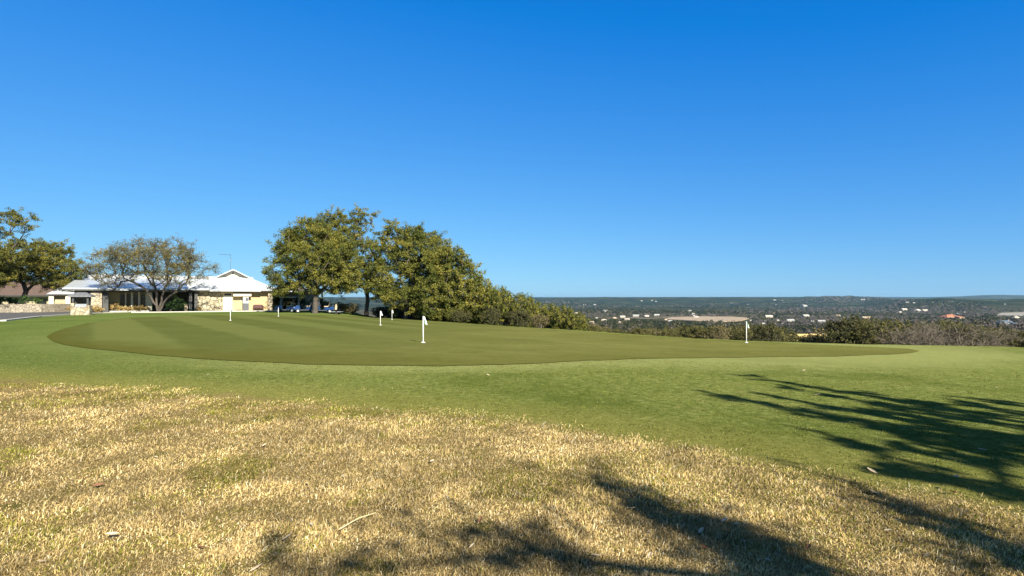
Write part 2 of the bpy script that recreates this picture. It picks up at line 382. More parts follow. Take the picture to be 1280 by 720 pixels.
# ------------------------------------------------------------------ grass blades (uncountable)
def blades(name,n,d0,d1,keep,hfun,colfun,wf,label,lean=.8,tuft=9,spread=.035,az=(-48,50),bias=(.45,.15)):
    nt=n//tuft
    d=np.exp(rng.uniform(np.log(d0),np.log(d1),nt)); a=np.radians(rng.uniform(*az,nt))
    cx=np.tan(a)*d; cy=d
    cx=np.repeat(cx,tuft);cy=np.repeat(cy,tuft)
    tl=np.repeat(rng.normal(0,1,(nt,2)),tuft,0); tc=np.repeat(rng.uniform(0,1,nt),tuft); th=np.repeat(rng.uniform(.65,1.25,nt),tuft)
    x=cx+rng.normal(0,spread,len(cx))*(1+cy*.08); y=cy+rng.normal(0,spread,len(cx))*(1+cy*.08)
    k=keep(x,y); x,y,tl,tc,th=x[k],y[k],tl[k],tc[k],th[k]; m=len(x)
    h=hfun(x,y)*th*rng.uniform(.5,1.2,m); w=wf(y)*rng.uniform(.7,1.3,m)
    L=(tl*.55+rng.normal(0,.7,(m,2))+np.array(bias))*lean
    th_=rng.uniform(0,2*math.pi,m); wx=np.cos(th_)*w*.5; wy=np.sin(th_)*w*.5
    z=hz(x,y)-.004
    ln=np.hypot(L[:,0],L[:,1])+1e-6; bend=np.minimum(ln,2.2)
    ex,ey=L[:,0]/ln,L[:,1]/ln
    up=1/np.sqrt(1+bend**2)
    m1=np.c_[x+ex*h*.35*bend*up,y+ey*h*.35*bend*up,z+h*.6*up+h*.08]
    tp=np.c_[x+ex*h*bend*up,y+ey*h*bend*up,z+h*up*.85]
    V=np.stack([np.c_[x-wx,y-wy,z],np.c_[x+wx,y+wy,z],m1+np.c_[wx*.8,wy*.8,0*wx],m1-np.c_[wx*.8,wy*.8,0*wx],tp],1).reshape(-1,3)
    b=np.arange(m)[:,None]*5
    loops=(b+np.array([0,1,2,3,3,2,4])).ravel()
    starts=(np.arange(m)[:,None]*7+np.array([0,4])).ravel()
    c=colfun(x,y,tc,m); c=np.repeat(c,5,0)
    o=mesh_np(name,V,loops,starts,M['blade'],{'tint':c})
    return tag(o,label,'grass',kind='stuff')
def lerp(a,b,t): return np.asarray(a)*(1-t[:,None])+np.asarray(b)*t[:,None]
def keep_brown(x,y):
    s=sdbrown(x,y)+(fbm(x,y,1.0,21,3)-.5)*1.8*sst((np.hypot(x,y)-2)/11)
    bare=fbm(x,y,.16,23,3)+.5*(fbm(x,y,.5,27,2)-.5)
    return (s>rng.normal(0,.15,len(x)))&(rng.uniform(0,1,len(x))>sst((bare-.53)/.16)*.35)
def h_brown(x,y): return .025+.028*sst((fbm(x,y,.22,31,3)-.3)/.4)+.01*(fbm(x,y,3,35,2))
def col_brown(x,y,tc,m):
    g=sst((fbm(x,y,1.3,41,4)-.53)/.12)*.75+sst((fbm(x,y,.3,47,2)-.64)/.1)*.4
    g=g*(1-.6*sst((x+.5)/2)); near=sst((1.2-sdbrown(x,y))/1.6)*np.where(x>0,.06,.42)
    gp=np.clip(g+near,0,1)
    t=np.clip(tc*.6+rng.uniform(0,.55,m),0,1)
    straw=lerp((.36,.25,.085),(.80,.63,.31),t)
    dk=rng.uniform(0,1,m)<.17; straw[dk]*=.30
    pale=rng.uniform(0,1,m)<.10; straw[pale]=(.85,.75,.5)
    gr=lerp((.12,.14,.018),(.38,.36,.07),rng.uniform(0,1,m))
    isg=rng.uniform(0,1,m)<gp*.72+.03
    straw[isg]=gr[isg]
    return np.clip(straw*(.72+.52*sst((fbm(x,y,.42,51,4)-.3)/.4))[:,None]*np.array([1,.985,.97]),0,1)
blades('dormant_grass',860000,2.3,17,keep_brown,h_brown,col_brown,lambda y:.0026+.00062*y,'tan dormant turf with green tufts covering the near bank',lean=1.6,tuft=8,spread=.05)
def keep_lawn(x,y):
    return (sdbrown(x,y)+(fbm(x,y,1.0,21,3)-.5)*1.8*sst((np.hypot(x,y)-2)/11)<.2)
def col_lawn(x,y,tc,m):
    t=np.clip(tc*.5+rng.uniform(0,.5,m),0,1)
    c=lerp((.065,.085,.012),(.22,.235,.05),t)
    ye=sst((fbm(x,y,1.4,61,4)-.48)/.2)*.4+sst((sdbrown(x,y)+1.4)/1.4)*.45
    k=rng.uniform(0,1,m)<ye; c[k]=lerp((.17,.165,.04),(.34,.30,.11),rng.uniform(0,1,k.sum()))
    return c
blades('lawn_grass',150000,3.2,17,keep_lawn,lambda x,y:.016+.012*fbm(x,y,.4,71,2),col_lawn,lambda y:.0036+.0009*y,'short green fringe turf between the tan bank and the putting green',lean=.7,tuft=6,spread=.03)

# ------------------------------------------------------------------ trees
def skeleton(base,fork,clumps,wob=.12,r0=.012,expo=2.2,low=0.):
    """Connect clump centres to the trunk; returns nodes, parent, radius."""
    base=np.array(base,float); fork=np.array(fork,float)
    P=[base]; par=[-1]; wid=[]
    for t in (.33,.66,1.):
        q=base+(fork-base)*t+rng.normal(0,.05,3)*np.linalg.norm(fork-base)*np.array([1,1,.2])
        P.append(q); par.append(len(P)-2)
    tips=[]; dep=[0,0,0,0]
    order=np.argsort(np.linalg.norm(clumps-fork,axis=1))
    for c in clumps[order]:
        A=np.array(P); dv=c-A; ds=np.linalg.norm(dv,axis=1)
        toc=np.linalg.norm(A-fork,axis=1)
        cost=ds+.42*toc+np.where(np.arange(len(A))<3,3+0*ds,0)+np.maximum(0,A[:,2]-c[2])*.5
        j=int(np.argmin(cost)); a=A[j]; L=ds[j]; n=max(1,min(5,int(L/.7)))
        pj=j; pd=a-(A[par[j]] if par[j]>=0 else base-np.array([0,0,1])); pd=pd/(np.linalg.norm(pd)+1e-6)
        for k in range(1,n+1):
            t=k/n; q=a+(c-a)*t+pd*L*.25*math.sin(math.pi*t)*(1 if k<n else 0)+(rng.normal(0,wob,3)*L*.35*(1 if k<n else 0))
            P.append(q); par.append(pj); pj=len(P)-1
        tips.append(pj)
    P=np.array(P); par=np.array(par); acc=np.zeros(len(P)); 
    for t in tips: acc[t]+=1
    for i in range(len(P)-1,0,-1):
        acc[par[i]]+=max(acc[i],.5)
    rad=r0*np.maximum(acc,.7)**(1/expo)
    return P,par,rad,[P[t] for t in tips]
def skel_mesh(P,par,rad,n=6,base_flare=1.35,extra=None):
    mb=MB(); 
    kids={}
    for i,p in enumerate(par):
        if p>=0: kids.setdefault(p,[]).append(i)
    def chain(start,first):
        pts=[P[start]]; rs=[min(rad[start],rad[first]*1.25)]; i=first
        while True:
            pts.append(P[i]); rs.append(rad[i])
            ks=kids.get(i,[])
            if not ks: break
            ks=sorted(ks,key=lambda q:-rad[q])
            for q in ks[1:]: todo.append((i,q))
            i=ks[0]
        return pts,rs
    todo=[(0,k) for k in kids.get(0,[])]
    firstc=True
    while todo:
        s,f=todo.pop(); pts,rs=chain(s,f)
        if firstc: rs[0]=rs[1]*base_flare; firstc=False; pts[0]=pts[0]-np.array([0,0,.25])
        nn=n if max(rs)>.05 else 4
        mb.tube(pts,rs,nn)
    return mb
def foliage(tips,rc,nl,size,cols,flat=.7,twigs=5,clump_var=.5,up=.35,leafset=None):
    """Leaf faces strung along short twigs round each tip. Returns V,loops,starts,tint and twig segments."""
    tips=np.array(tips); n=len(tips)
    td=rng.normal(0,1,(n,twigs,3)); td[...,2]=td[...,2]*flat+up; td/=np.linalg.norm(td,axis=2,keepdims=True)
    tl=rc*rng.uniform(.4,1.6,(n,twigs)); ends=tips[:,None]+td*tl[...,None]
    a=rng.integers(0,n,nl*n) if False else np.repeat(np.arange(n),nl)
    b=rng.integers(0,twigs,n*nl); t=np.sqrt(rng.uniform(.03,1,n*nl))
    c=tips[a]+td[a,b]*(tl[a,b]*t)[:,None]+rng.normal(0,.16*rc,(n*nl,3))*np.array([1,1,.8])
    m=len(c); s=size*1.25*rng.uniform(.6,1.4,m)
    u=rng.normal(0,1,(m,3)); u/=np.linalg.norm(u,axis=1,keepdims=True)
    w=rng.normal(0,1,(m,3)); w=np.cross(u,w); w/=np.linalg.norm(w,axis=1,keepdims=True)
    u=u*s[:,None]; w=w*(s*.55)[:,None]
    V=np.stack([c-u*.5,c+w*.5-u*.05,c+u*.5,c-w*.5-u*.05],1).reshape(-1,3)
    loops=np.arange(m*4); starts=np.arange(m)*4
    ct=rng.uniform(0,1,n); k=np.clip(ct[a]*clump_var+rng.uniform(0,1-clump_var,m),0,1)  # each clump takes its own random leaf tone
    cols=np.array(cols); kk=k*(len(cols)-1); i0=np.minimum(kk.astype(int),len(cols)-2); f=(kk-i0)[:,None]
    col=cols[i0]*(1-f)+cols[i0+1]*f
    col=np.repeat(col*rng.uniform(.75,1.25,(m,1)),4,0)
    segs=[(tips[i],ends[i,j]) for i in range(n) for j in range(twigs)]
    return V,loops,starts,col,segs
OLIVE=[(.020,.030,.009),(.045,.055,.015),(.090,.094,.024),(.170,.146,.036)]
DARK=[(.020,.030,.010),(.040,.052,.015),(.07,.082,.020),(.125,.118,.030)]
SPARSE=[(.034,.038,.018),(.068,.072,.032),(.112,.112,.044),(.20,.17,.038)]
GREY=[(.09,.078,.058),(.15,.13,.10),(.21,.185,.145)]
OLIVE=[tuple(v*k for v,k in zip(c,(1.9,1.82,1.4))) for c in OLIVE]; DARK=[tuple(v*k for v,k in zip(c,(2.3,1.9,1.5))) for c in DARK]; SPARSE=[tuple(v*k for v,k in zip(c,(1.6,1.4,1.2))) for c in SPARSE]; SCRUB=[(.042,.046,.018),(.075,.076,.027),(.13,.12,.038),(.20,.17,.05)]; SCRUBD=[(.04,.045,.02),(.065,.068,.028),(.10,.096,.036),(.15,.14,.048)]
def ell_points(ells,dens,shell=.55,ymin=None):
    out=[]
    for (cx,cy,cz,rx,ry,rz) in ells:
        n=max(4,int(dens*rx*ry*rz*4.19))
        v=rng.normal(0,1,(n,3)); v/=np.linalg.norm(v,axis=1,keepdims=True)
        r=rng.uniform(0,1,n)**(1/3.)*(1-shell)+shell*rng.uniform(.8,1.05,n)
        out.append(np.array([cx,cy,cz])+v*r[:,None]*np.array([rx,ry,rz]))
    return np.concatenate(out)
def thin(P,dmin):
    keep=[]
    for p in P[rng.permutation(len(P))]:
        if all((p[0]-q[0])**2+(p[1]-q[1])**2+(p[2]-q[2])**2>dmin*dmin for q in keep): keep.append(p)
    return np.array(keep)
def make_tree(name,label,cat,base,fork,clumps,rc,nl,size,cols,bark='bark',r0=.014,twigs=5,twig_r=0,group=None,wob=.12,flat=.7,stems=None,up=.35,expo=2.2):
    root=thing(name,base,label,cat,group)
    mb=MB(); tips=[]
    base=np.array(base,float)
    groups=[(fork,clumps)] if stems is None else stems
    for fk,cl in groups:
        P,par,rad,tp=skeleton(base+(rng.normal(0,.12,3)*[1,1,0] if stems else 0),fk,np.asarray(cl),wob,r0,expo)
        s=skel_mesh(P,par,rad); mb.add(s.v,s.f); tips+=tp
    V,l,s,c,segs=foliage(tips,rc,nl,size,cols,flat,twigs,up=up)
    if twig_r:
        for a,b in segs:
            mid=(a+b)/2+rng.normal(0,.06*rc,3)
            mb.tube([a,mid,b],[twig_r,twig_r*.75,twig_r*.35],3,False)
    mb.build('trunk',M[bark],root,base,smooth=True)
    mesh_np('crown',V-base,l,s,M['leaf'],{'tint':c},root)
    return root
def pe(d,L,ky=.85,dy=0):
    """ellipsoids given as photo column,row,half width,half height (optional depth shift) at distance d"""
    o=[]
    for e in L:
        px,row,rx,ry=e[:4]; ds=(e[4] if len(e)>4 else 0)+dy; dd=d
        o.append((X(px,dd),dd+ds,Z(row,dd),rx*dd/F,rx*dd/F*ky,ry*dd/F))
    return o
def oak(name,label,px,row,d,frow,ells,cols=OLIVE,dens=.55,rc=.85,nl=120,size=.17,dmin=.7,base_z=None,group='live oaks round the clubhouse',fx=None,**kw):
    bz=float(hz(X(px,d),d)) if base_z is None else base_z
    C=thin(ell_points(pe(d,ells,kw.pop('ky',.85),kw.pop('dy',0)),dens*2.2),dmin*.86); nl=int(nl*2.5); size*=.70
    return make_tree(name,label,'tree',(X(px,d),d,bz),(X(fx or px,d),d,Z(frow,d)),C,rc,nl,size,cols,group=group,**kw)
oak('live_oak','dark spreading live oak in the stone planter before the brown roof',28,380,74,377,[(20,338,38,15),(60,335,40,24),(60,318,28,15),(92,340,14,14),(-6,335,30,22),(30,318,25,16),(75,355,28,7)],DARK,dens=.5,rc=.8,nl=130,base_z=.95,r0=.022)
oak('live_oak','tall dark live oak at the far edge, its bough above the planter oak',-38,384,64,366,[(-40,330,46,35),(-5,305,26,30),(5,275,20,9),(30,277,15,8),(18,291,14,10),(-10,345,20,20),(-50,290,40,30)],DARK,dens=.42,rc=.8,nl=130,r0=.028)
oak('live_oak','broad olive live oak shading the golf carts',394,390,65,384,[(395,322,44,38),(358,345,23,24),(425,335,32,34),(388,300,34,24),(355,318,16,16),(372,360,30,9),(440,355,14,12),(350,360,18,11),(428,362,18,9)],OLIVE,dens=.65,rc=.85,nl=150,r0=.024)
oak('live_oak','tall spiky live oak with thin upper boughs behind the cart oak',458,393,69,366,[(425,292,32,22),(415,276,22,10),(452,280,16,14),(440,325,34,36),(463,335,14,22),(480,300,10,12),(475,362,18,14),(470,345,18,20),(468,318,14,20),(412,272,5,10),(428,270,4,9),(440,275,4,10),(452,268,4,9),(466,276,4,9)],OLIVE,dens=.5,rc=.75,nl=110,r0=.022,twig_r=.02)
oak('live_oak','dense olive live oak with ragged top beside the spiky oak',508,395,64,372,[(500,302,24,20),(522,322,36,36),(490,345,24,34),(535,350,30,38),(503,372,34,16),(545,322,24,20),(492,285,9,8),(522,293,14,10),(484,362,20,14),(478,342,14,20),(479,315,12,20),(476,352,18,20)],OLIVE,dens=.65,rc=.85,nl=150,r0=.022)
oak('live_oak','dense live oak at the low right shoulder of the oak grove',562,398,60,378,[(560,340,30,34),(575,362,32,34),(545,370,30,28),(598,374,24,24),(548,312,14,12),(570,322,12,12),(592,350,14,12),(540,388,24,10)],OLIVE,dens=.65,rc=.8,nl=150,r0=.022)
# bare grey spreading tree by the entrance: several low stems
d=69.0
C=thin(ell_points(pe(d,[(200,325,46,22,-1.5),(160,333,34,18,-1.5),(225,322,30,20,-1.5),(258,338,22,14,-1.5),(140,345,22,12,-1.8),(232,345,28,12,-1.8),(200,348,25,10,-1.5),(180,318,25,12,-1.5),(190,308,15,7,-1.5),(155,352,20,7,-1.8)],1.3),.5),.5)
def side(k): return C[(C[:,0]>=X(k[0],d))&(C[:,0]<X(k[1],d))]
make_tree('sparse_oak','grey thin-leaved tree with spreading boughs before the entrance roof','tree',(X(198,d),d,0),None,None,.78,165,.09,SPARSE,'bark',.020,9,.016,wob=.10,
   stems=[((X(190,d),d-.4,Z(372,d)),side((0,170))),((X(196,d),d,Z(368,d)),side((170,205))),((X(204,d),d-.2,Z(370,d)),side((205,232))),((X(212,d),d-.4,Z(372,d)),side((232,400)))],up=.3,expo=2.3)

# ---- scrub oak kinds, unit height, copied over the crest and slope
def unit_bush(kind):
    root=thing('scrub_oak',(0,0,-500),'olive scrub oak','tree')
    if kind=='bare': root.name='bare_shrub'
    mb=MB()
    if kind!='bare':
        lo=.10
        els=[(rng.normal(0,.12),rng.normal(0,.12),.55+rng.normal(0,.05),.36,.36,.36)]
        for q in range(4):
            a=rng.uniform(0,6.28); els.append((math.cos(a)*.24,math.sin(a)*.24,rng.uniform(.3,.72),.24,.24,.24))
        C=thin(ell_points(els,620),.09); C=C[(C[:,2]>.06)]
        fork=(0,0,.22); P,par,rad,tips=skeleton((0,0,0),fork,C,.14,.0055,2.1)
        s=skel_mesh(P,par,rad,5); s.build('trunk',M['bark'],root,smooth=True)
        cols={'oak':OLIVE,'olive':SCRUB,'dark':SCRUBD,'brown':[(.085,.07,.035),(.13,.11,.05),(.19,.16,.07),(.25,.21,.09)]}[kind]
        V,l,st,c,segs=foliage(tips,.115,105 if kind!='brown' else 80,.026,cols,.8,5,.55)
        mesh_np('crown',V,l,st,M['leaf'],{'tint':c},root)
    else:
        segs=[]
        for st in range(11):
            a=rng.uniform(0,6.28); b=np.array([math.cos(a)*.08,math.sin(a)*.08,0]); dirv=np.array([math.cos(a)*rng.uniform(.15,.8),math.sin(a)*rng.uniform(.15,.8),1.]); dirv/=np.linalg.norm(dirv)
            L=rng.uniform(.6,1.05); pts=[b+dirv*L*t+rng.normal(0,.025,3)*t for t in (0,.25,.5,.75,1)]
            mb.tube(pts,[.016,.013,.010,.007,.003],4,False)
            for k in range(16):
                t=rng.uniform(.2,1); p=b+dirv*L*t; dv=dirv*.6+rng.normal(0,.6,3); dv/=np.linalg.norm(dv); l2=rng.uniform(.12,.34)
                q=p+dv*l2; mb.tube([p,(p+q)/2+rng.normal(0,.02,3),q],[.0065,.005,.002],3,False); segs.append(q)
                for z in range(3):
                    dv2=dv+rng.normal(0,.7,3); dv2/=np.linalg.norm(dv2); mb.tube([p+dv*l2*.5,p+dv*l2*.5+dv2*rng.uniform(.06,.2)],[.0035,.0015],3,False)
        mb.build('trunk',M['bark_grey'],root,smooth=True)
        V,l,s,c,_=foliage(segs,.06,5,.020,GREY,.8,3)
        mesh_np('crown',V,l,s,M['leaf'],{'tint':c},root)
    return root
PROTO={'oak':[unit_bush('oak') for _ in range(4)],'olive':[unit_bush('olive') for _ in range(4)],'dark':[unit_bush('dark') for _ in range(3)],'brown':[unit_bush('brown') for _ in range(2)],'bare':[unit_bush('bare') for _ in range(3)]}
USED=set()
def plant(kind,x,y,h,wide,label,group,sink=.1,cat='tree',rz=None):
    p=PROTO[kind][int(rng.integers(len(PROTO[kind])))]
    rz=rng.uniform(0,6.28) if rz is None else rz
    z=float(hz(x,y))-sink
    if p.name not in USED:
        USED.add(p.name); p.location=(x,y,z); p.rotation_euler=(0,0,rz); p.scale=(h*wide,h*wide,h); p['label']=label; p['group']=group; p['category']=cat; return p
    return_=dup(p,(x,y,z),rz,(h*wide,h*wide,h),label,group); return_['category']=cat; return return_
# the declining row of bushes right of the grove
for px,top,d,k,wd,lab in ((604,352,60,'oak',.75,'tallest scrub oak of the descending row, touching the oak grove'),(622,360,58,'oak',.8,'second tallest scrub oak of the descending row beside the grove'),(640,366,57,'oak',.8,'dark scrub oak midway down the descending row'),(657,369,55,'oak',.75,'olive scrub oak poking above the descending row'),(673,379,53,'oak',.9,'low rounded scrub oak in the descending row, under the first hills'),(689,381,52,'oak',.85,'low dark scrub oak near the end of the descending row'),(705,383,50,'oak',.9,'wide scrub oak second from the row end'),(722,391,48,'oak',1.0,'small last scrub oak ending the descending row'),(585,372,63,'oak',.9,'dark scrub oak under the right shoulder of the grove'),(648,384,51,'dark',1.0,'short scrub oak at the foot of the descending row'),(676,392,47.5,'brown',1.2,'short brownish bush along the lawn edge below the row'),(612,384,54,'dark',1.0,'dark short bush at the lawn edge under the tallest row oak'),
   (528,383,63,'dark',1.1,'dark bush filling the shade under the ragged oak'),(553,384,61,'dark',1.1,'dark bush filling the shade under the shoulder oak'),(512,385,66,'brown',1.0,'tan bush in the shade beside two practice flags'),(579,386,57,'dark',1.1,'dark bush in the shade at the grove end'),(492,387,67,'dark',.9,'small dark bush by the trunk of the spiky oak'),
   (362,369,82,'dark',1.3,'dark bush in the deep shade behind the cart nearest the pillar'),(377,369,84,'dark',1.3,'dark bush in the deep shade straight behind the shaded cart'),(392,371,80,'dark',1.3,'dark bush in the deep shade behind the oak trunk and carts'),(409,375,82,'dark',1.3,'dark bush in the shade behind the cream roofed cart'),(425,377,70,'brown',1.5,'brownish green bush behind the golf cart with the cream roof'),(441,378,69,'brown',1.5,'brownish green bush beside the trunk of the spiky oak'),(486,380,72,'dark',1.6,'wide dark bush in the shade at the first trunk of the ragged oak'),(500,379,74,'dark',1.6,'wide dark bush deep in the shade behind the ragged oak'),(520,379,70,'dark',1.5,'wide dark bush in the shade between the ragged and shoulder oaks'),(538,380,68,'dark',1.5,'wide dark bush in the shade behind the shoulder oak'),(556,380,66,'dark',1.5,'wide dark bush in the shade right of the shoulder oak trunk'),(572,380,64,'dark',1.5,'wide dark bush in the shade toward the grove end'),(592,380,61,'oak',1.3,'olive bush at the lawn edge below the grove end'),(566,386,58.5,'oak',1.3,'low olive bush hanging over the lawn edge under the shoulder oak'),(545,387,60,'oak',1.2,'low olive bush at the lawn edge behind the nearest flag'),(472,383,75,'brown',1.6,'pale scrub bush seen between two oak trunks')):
    x=X(px,d); z=float(hz(x,d)); plant(k,x,d,Z(top,d)-z+.1,wd,lab,'scrub oaks and bushes beside the oak grove')
# the slope thicket below the crest
PROF=[(560,420),(690,398),(735,402),(760,404),(800,406),(850,402),(880,400),(950,402),(985,401),(1010,396),(1040,392.5),(1070,391.5),(1105,394),(1130,397),(1160,398),(1200,399),(1228,402),(1240,408.5),(1290,410),(1400,408)]
def profile(px): return float(np.interp(px,*zip(*PROF)))
GT='scrub oaks on the slope beyond the putting green'
nb=0
def slope_tree(px,d,hmin,hmax,kinds,jit=5):
    global nb
    x=X(px,d)
    if sedge(np.array([x]),np.array([d]))[0]<1.5: return
    zb=float(hz(x,d)); bare_=kinds[0]=='bare'; cap=Z(profile(px)+rng.uniform(0,jit)+(3 if bare_ else 0),d)
    h=min(rng.uniform(hmin,hmax),cap-zb)
    if h<1.4: return
    if 966<px<1046 and d<300 and Z(422,d)<zb+h: h=Z(422,d)-zb+rng.uniform(-.3,1.2)*h*.12
    if h<1.2: return
    k=kinds[int(rng.integers(len(kinds)))]
    lab={'olive':'olive green scrub oak in the thicket below the lawn edge','dark':'dark green scrub oak in the thicket below the lawn edge','brown':'brownish scrub oak in the thicket below the lawn edge','bare':'leafless grey twiggy shrub in the thicket right of the last flag'}[k]
    g={'olive':GT,'dark':'dark scrub oaks on the slope','brown':'brownish scrub oaks on the slope','bare':'leafless grey shrubs on the slope'}[k]
    plant(k,x,d,h,rng.uniform(.85,1.25) if k!='bare' else rng.uniform(.9,1.2),lab,g,.15,'shrub' if k=='bare' else 'tree'); nb+=1
for px in np.arange(735,1130,11):
    slope_tree(px+rng.normal(0,4),rng.uniform(44,54) if px<900 else rng.uniform(40,50),6,9.5,['olive','olive','dark','brown'],7)
for px in np.arange(1128,1238,6.):
    slope_tree(px+rng.normal(0,3),rng.uniform(37,46),4,6.5,['bare','bare','bare','bare','bare','dark'],8)
for px in np.arange(1236,1420,12): slope_tree(px,rng.uniform(42,52),5,8,['dark','olive'],6)
for px in np.arange(1130,1240,11): slope_tree(px,rng.uniform(50,62),7,10,['dark','olive'],3)
for k in range(330):
    dd=float(np.exp(rng.uniform(np.log(58),np.log(330)))); px=rng.uniform(560,1420)
    if nb>260: break
    slope_tree(px,dd,5,9,['olive','olive','dark','brown','bare' if 1120<px<1240 and rng.uniform()<.6 else 'dark'],7)

for ps in PROTO.values():            # kinds that were not planted are not part of the scene
    for p in ps:
        if p.name not in USED:
            for ch in list(p.children): bpy.data.objects.remove(ch)
            bpy.data.objects.remove(p)

# ------------------------------------------------------------------ houses in the valley
HOUSES=[]
wallm={'w':simple('pale_house_wall',(.34,.31,.255),.9,.08,.5),'t':simple('tan_house_wall',(.47,.38,.26),.9,.08,.5),'g':simple('grey_house_wall',(.4,.39,.37),.9,.08,.5)}
roofm={'W':simple('white_house_roof',(.38,.38,.36),.6,.25,.4,.0),'P':simple('pale_house_roof',(.52,.47,.40),.8,.1,.5),'T':simple('tan_house_roof',(.42,.33,.23),.85,.1,.5),'G':simple('grey_house_roof',(.20,.19,.19),.85,.1,.5),'B':simple('blue_grey_house_roof',(.10,.13,.17),.7,.1,.5),'R':simple('red_tile_roof',(.36,.13,.07),.85,.15,.5),'Y':M['yellow']}
def house(px,row,w,wc,rcx,label,hgt=.42,d=None,rz=None,wins=0,hip=False,sec=False,group='houses in the valley',name='house'):
    if d is None: x,y=hit(px,row,60,9000)
    else: x,y=X(px,d),d
    W=max(w*y/F*(.76 if y<2600 else .55),7.); z=float(hz(x,y)); D=W*.65
    HOUSES.append((px,row,w,y,z))
    rz=rng.uniform(-.5,.5) if rz is None else rz
    t=thing(name,(x,y,z),label,'house',group,rz)
    hw=W*hgt*.5; rh=W*hgt*.42
    mb=MB(); mb.box(-W/2,W/2,-D/2,D/2,-3,hw)
    if not hip: mb.add([(-W/2,-D/2,hw),(-W/2,D/2,hw),(-W/2,0,hw+rh),(W/2,-D/2,hw),(W/2,D/2,hw),(W/2,0,hw+rh)],[(0,2,1),(3,4,5)])
    mb.build('wall',wallm[wc],t)
    r=MB(); e=.06*W
    if hip:
        a=D*.45; Z0=hw-.05*W; V=[(-W/2-e,-D/2-e,Z0),(W/2+e,-D/2-e,Z0),(W/2+e,D/2+e,Z0),(-W/2-e,D/2+e,Z0),(-W/2+a,0,hw+rh),(W/2-a,0,hw+rh)]
        r.add(V,[(0,1,5,4),(1,2,5),(2,3,4,5),(3,0,4),(3,2,1,0)])
    else:
        t0=.02*W; s=rh/(D/2)
        for sg in (-1,1):
            P=[(-W/2-e,0,hw+rh+t0),(-W/2-e,sg*(D/2+e),hw-s*e+t0),(W/2+e,sg*(D/2+e),hw-s*e+t0),(W/2+e,0,hw+rh+t0)]
            if sg<0: P=P
            else: P=P[::-1]
            r.slab(P,.03*W)
    ro=r.build('roof',roofm[rcx],t)
    if W>9 and y<2500:
        c=MB(); c.box(W*.2,W*.26,D*.08,D*.16,hw+rh*.3,hw+rh*1.25); c.build('chimney',wallm[wc],ro)
    for k in range(wins):
        f=MB(); cx=-W/2+W*(k+.7)/(wins+.4); f.box(cx-.55,cx+.55,-D/2-.06,-D/2+.02,hw*.3,hw*.75); wo=f.build('window',M['glass'],t)
    if sec:
        m2=MB(); m2.box(W*.1,W*.45,-D*.95,-D/2-.01,-3,hw*.9); m2.build('porch_wall',wallm[wc],t)
        r2=MB(); r2.slab([(W*.06,-D*.99,hw*.88),(W*.49,-D*.99,hw*.88),(W*.49,-D*.35,hw*1.35),(W*.06,-D*.35,hw*1.35)],.25); r2.build('porch_roof',roofm[rcx],t)
    return t
L=[(720,392,5,'t','P','small tan house showing above the last bush of the descending row'),
(746,398,4,'w','W','narrow white house among grey trees, nearest the descending row'),
(757,390,12,'w','G','wide house with grey and white roofs at the back of the village'),
(778,397,8,'t','W','tan house with long white roof in the middle of the village'),
(795,396,9,'w','W','largest bright white house in the village'),
(808,396,7,'w','P','pale house with cream roof beside the largest white house'),
(821,395,8,'w','W','white metal roofed building at the field end of the village'),
(755,401,8,'t','P','low wide tan house at the front of the village'),
(768,398,6,'t','T','tall tan house in the village front'),
(784,400,7,'t','P','tan house with pale roof below the long white roof'),
(740,404,9,'t','T','yellowish tan house just over the bushes, front of the village'),
(775,403,5,'t','P','small tan house lowest in the village among dark trees'),
(832,400,3,'t','T','small tan shed beside the tan field end'),
(838,402,6,'w','W','white gabled house at the near corner of the tan field'),
(729,408,3,'w','W','tiny white building peeping through the bushes at the lawn edge'),
(862,389,7,'w','W','white barn behind the tan field at the pale track'),
(954,405,5,'w','W','white house just right of the last flag'),
(988,402,10,'w','W','wide bright white house up the slope from the yellow roof'),
(972,401,4,'w','P','small pale house between two white houses right of the flag'),
(979,406,3,'w','W','tiny white house below the wide bright white house'),
(947,402,2.5,'w','W','white dot of a house by the tip of the last flag'),
(938,401,2.5,'w','W','white dot of a house touching the field end'),
(961,397,10,'t','P','wide tan roofed house beyond the field end'),
(1007,396,9,'w','P','long pale house among dark trees above the yellow roof'),
(1015,402,5,'w','W','white house at the rim of the dark tree clump'),
(1027,403,10,'w','W','long white house against the olive thicket'),
(1047,396,8,'t','T','tan house with slanting drive above the olive thicket'),
(1083,399,11,'t','T','broad tan house with earth coloured roof over the thicket'),
(1102,404,8,'w','B','white gabled house with a blue grey roof'),
(1112,409,9,'t','P','low tan house half hidden by brown bushes'),
(1130,388,8,'w','P','pinkish pale house high on the far slope'),
(1125,391,6,'t','P','pinkish tan house below the pinkish pale one'),
(1147,389,9,'g','P','grey roofed house at the hill foot'),
(1156,389,7,'w','P','pale house beside the grey roofed one at the hill foot'),
(1197,393,6,'w','B','white house with bluish roof behind the red tiled house'),
(1206,391,4,'w','P','small pale house beside the bluish roof'),
(1168,406,4,'t','Y','small yellowish house among bare grey shrubs'),
(1270,398,9,'t','P','tan house at the edge of the far right field')]
for (px,row,w,wc,rcx,lab) in L: house(px,row,w,wc,rcx,lab,hip=rcx in 'TP' and rng.uniform()<.5,group='houses of the valley village')
house(1187,399,25,'t','R','long house with red tiled roof behind the grey shrubs',.34,hip=True,wins=3,sec=True,rz=.15,group='houses on the near slope')
house(1256,408,30,'w','B','dark blue roofed house beyond the grey shrubs',.36,hip=True,wins=3,sec=True,rz=-.1,group='houses on the near slope')
house(1281,408,12,'w','P','whitish house beside the dark blue roofed one',.4,wins=2,group='houses on the near slope')
house(1006,427,62,'t','Y','house with yellow sheathed roof just below the lawn edge',.25,hip=False,wins=0,rz=.12,d=300,sec=True,group='houses on the near slope')
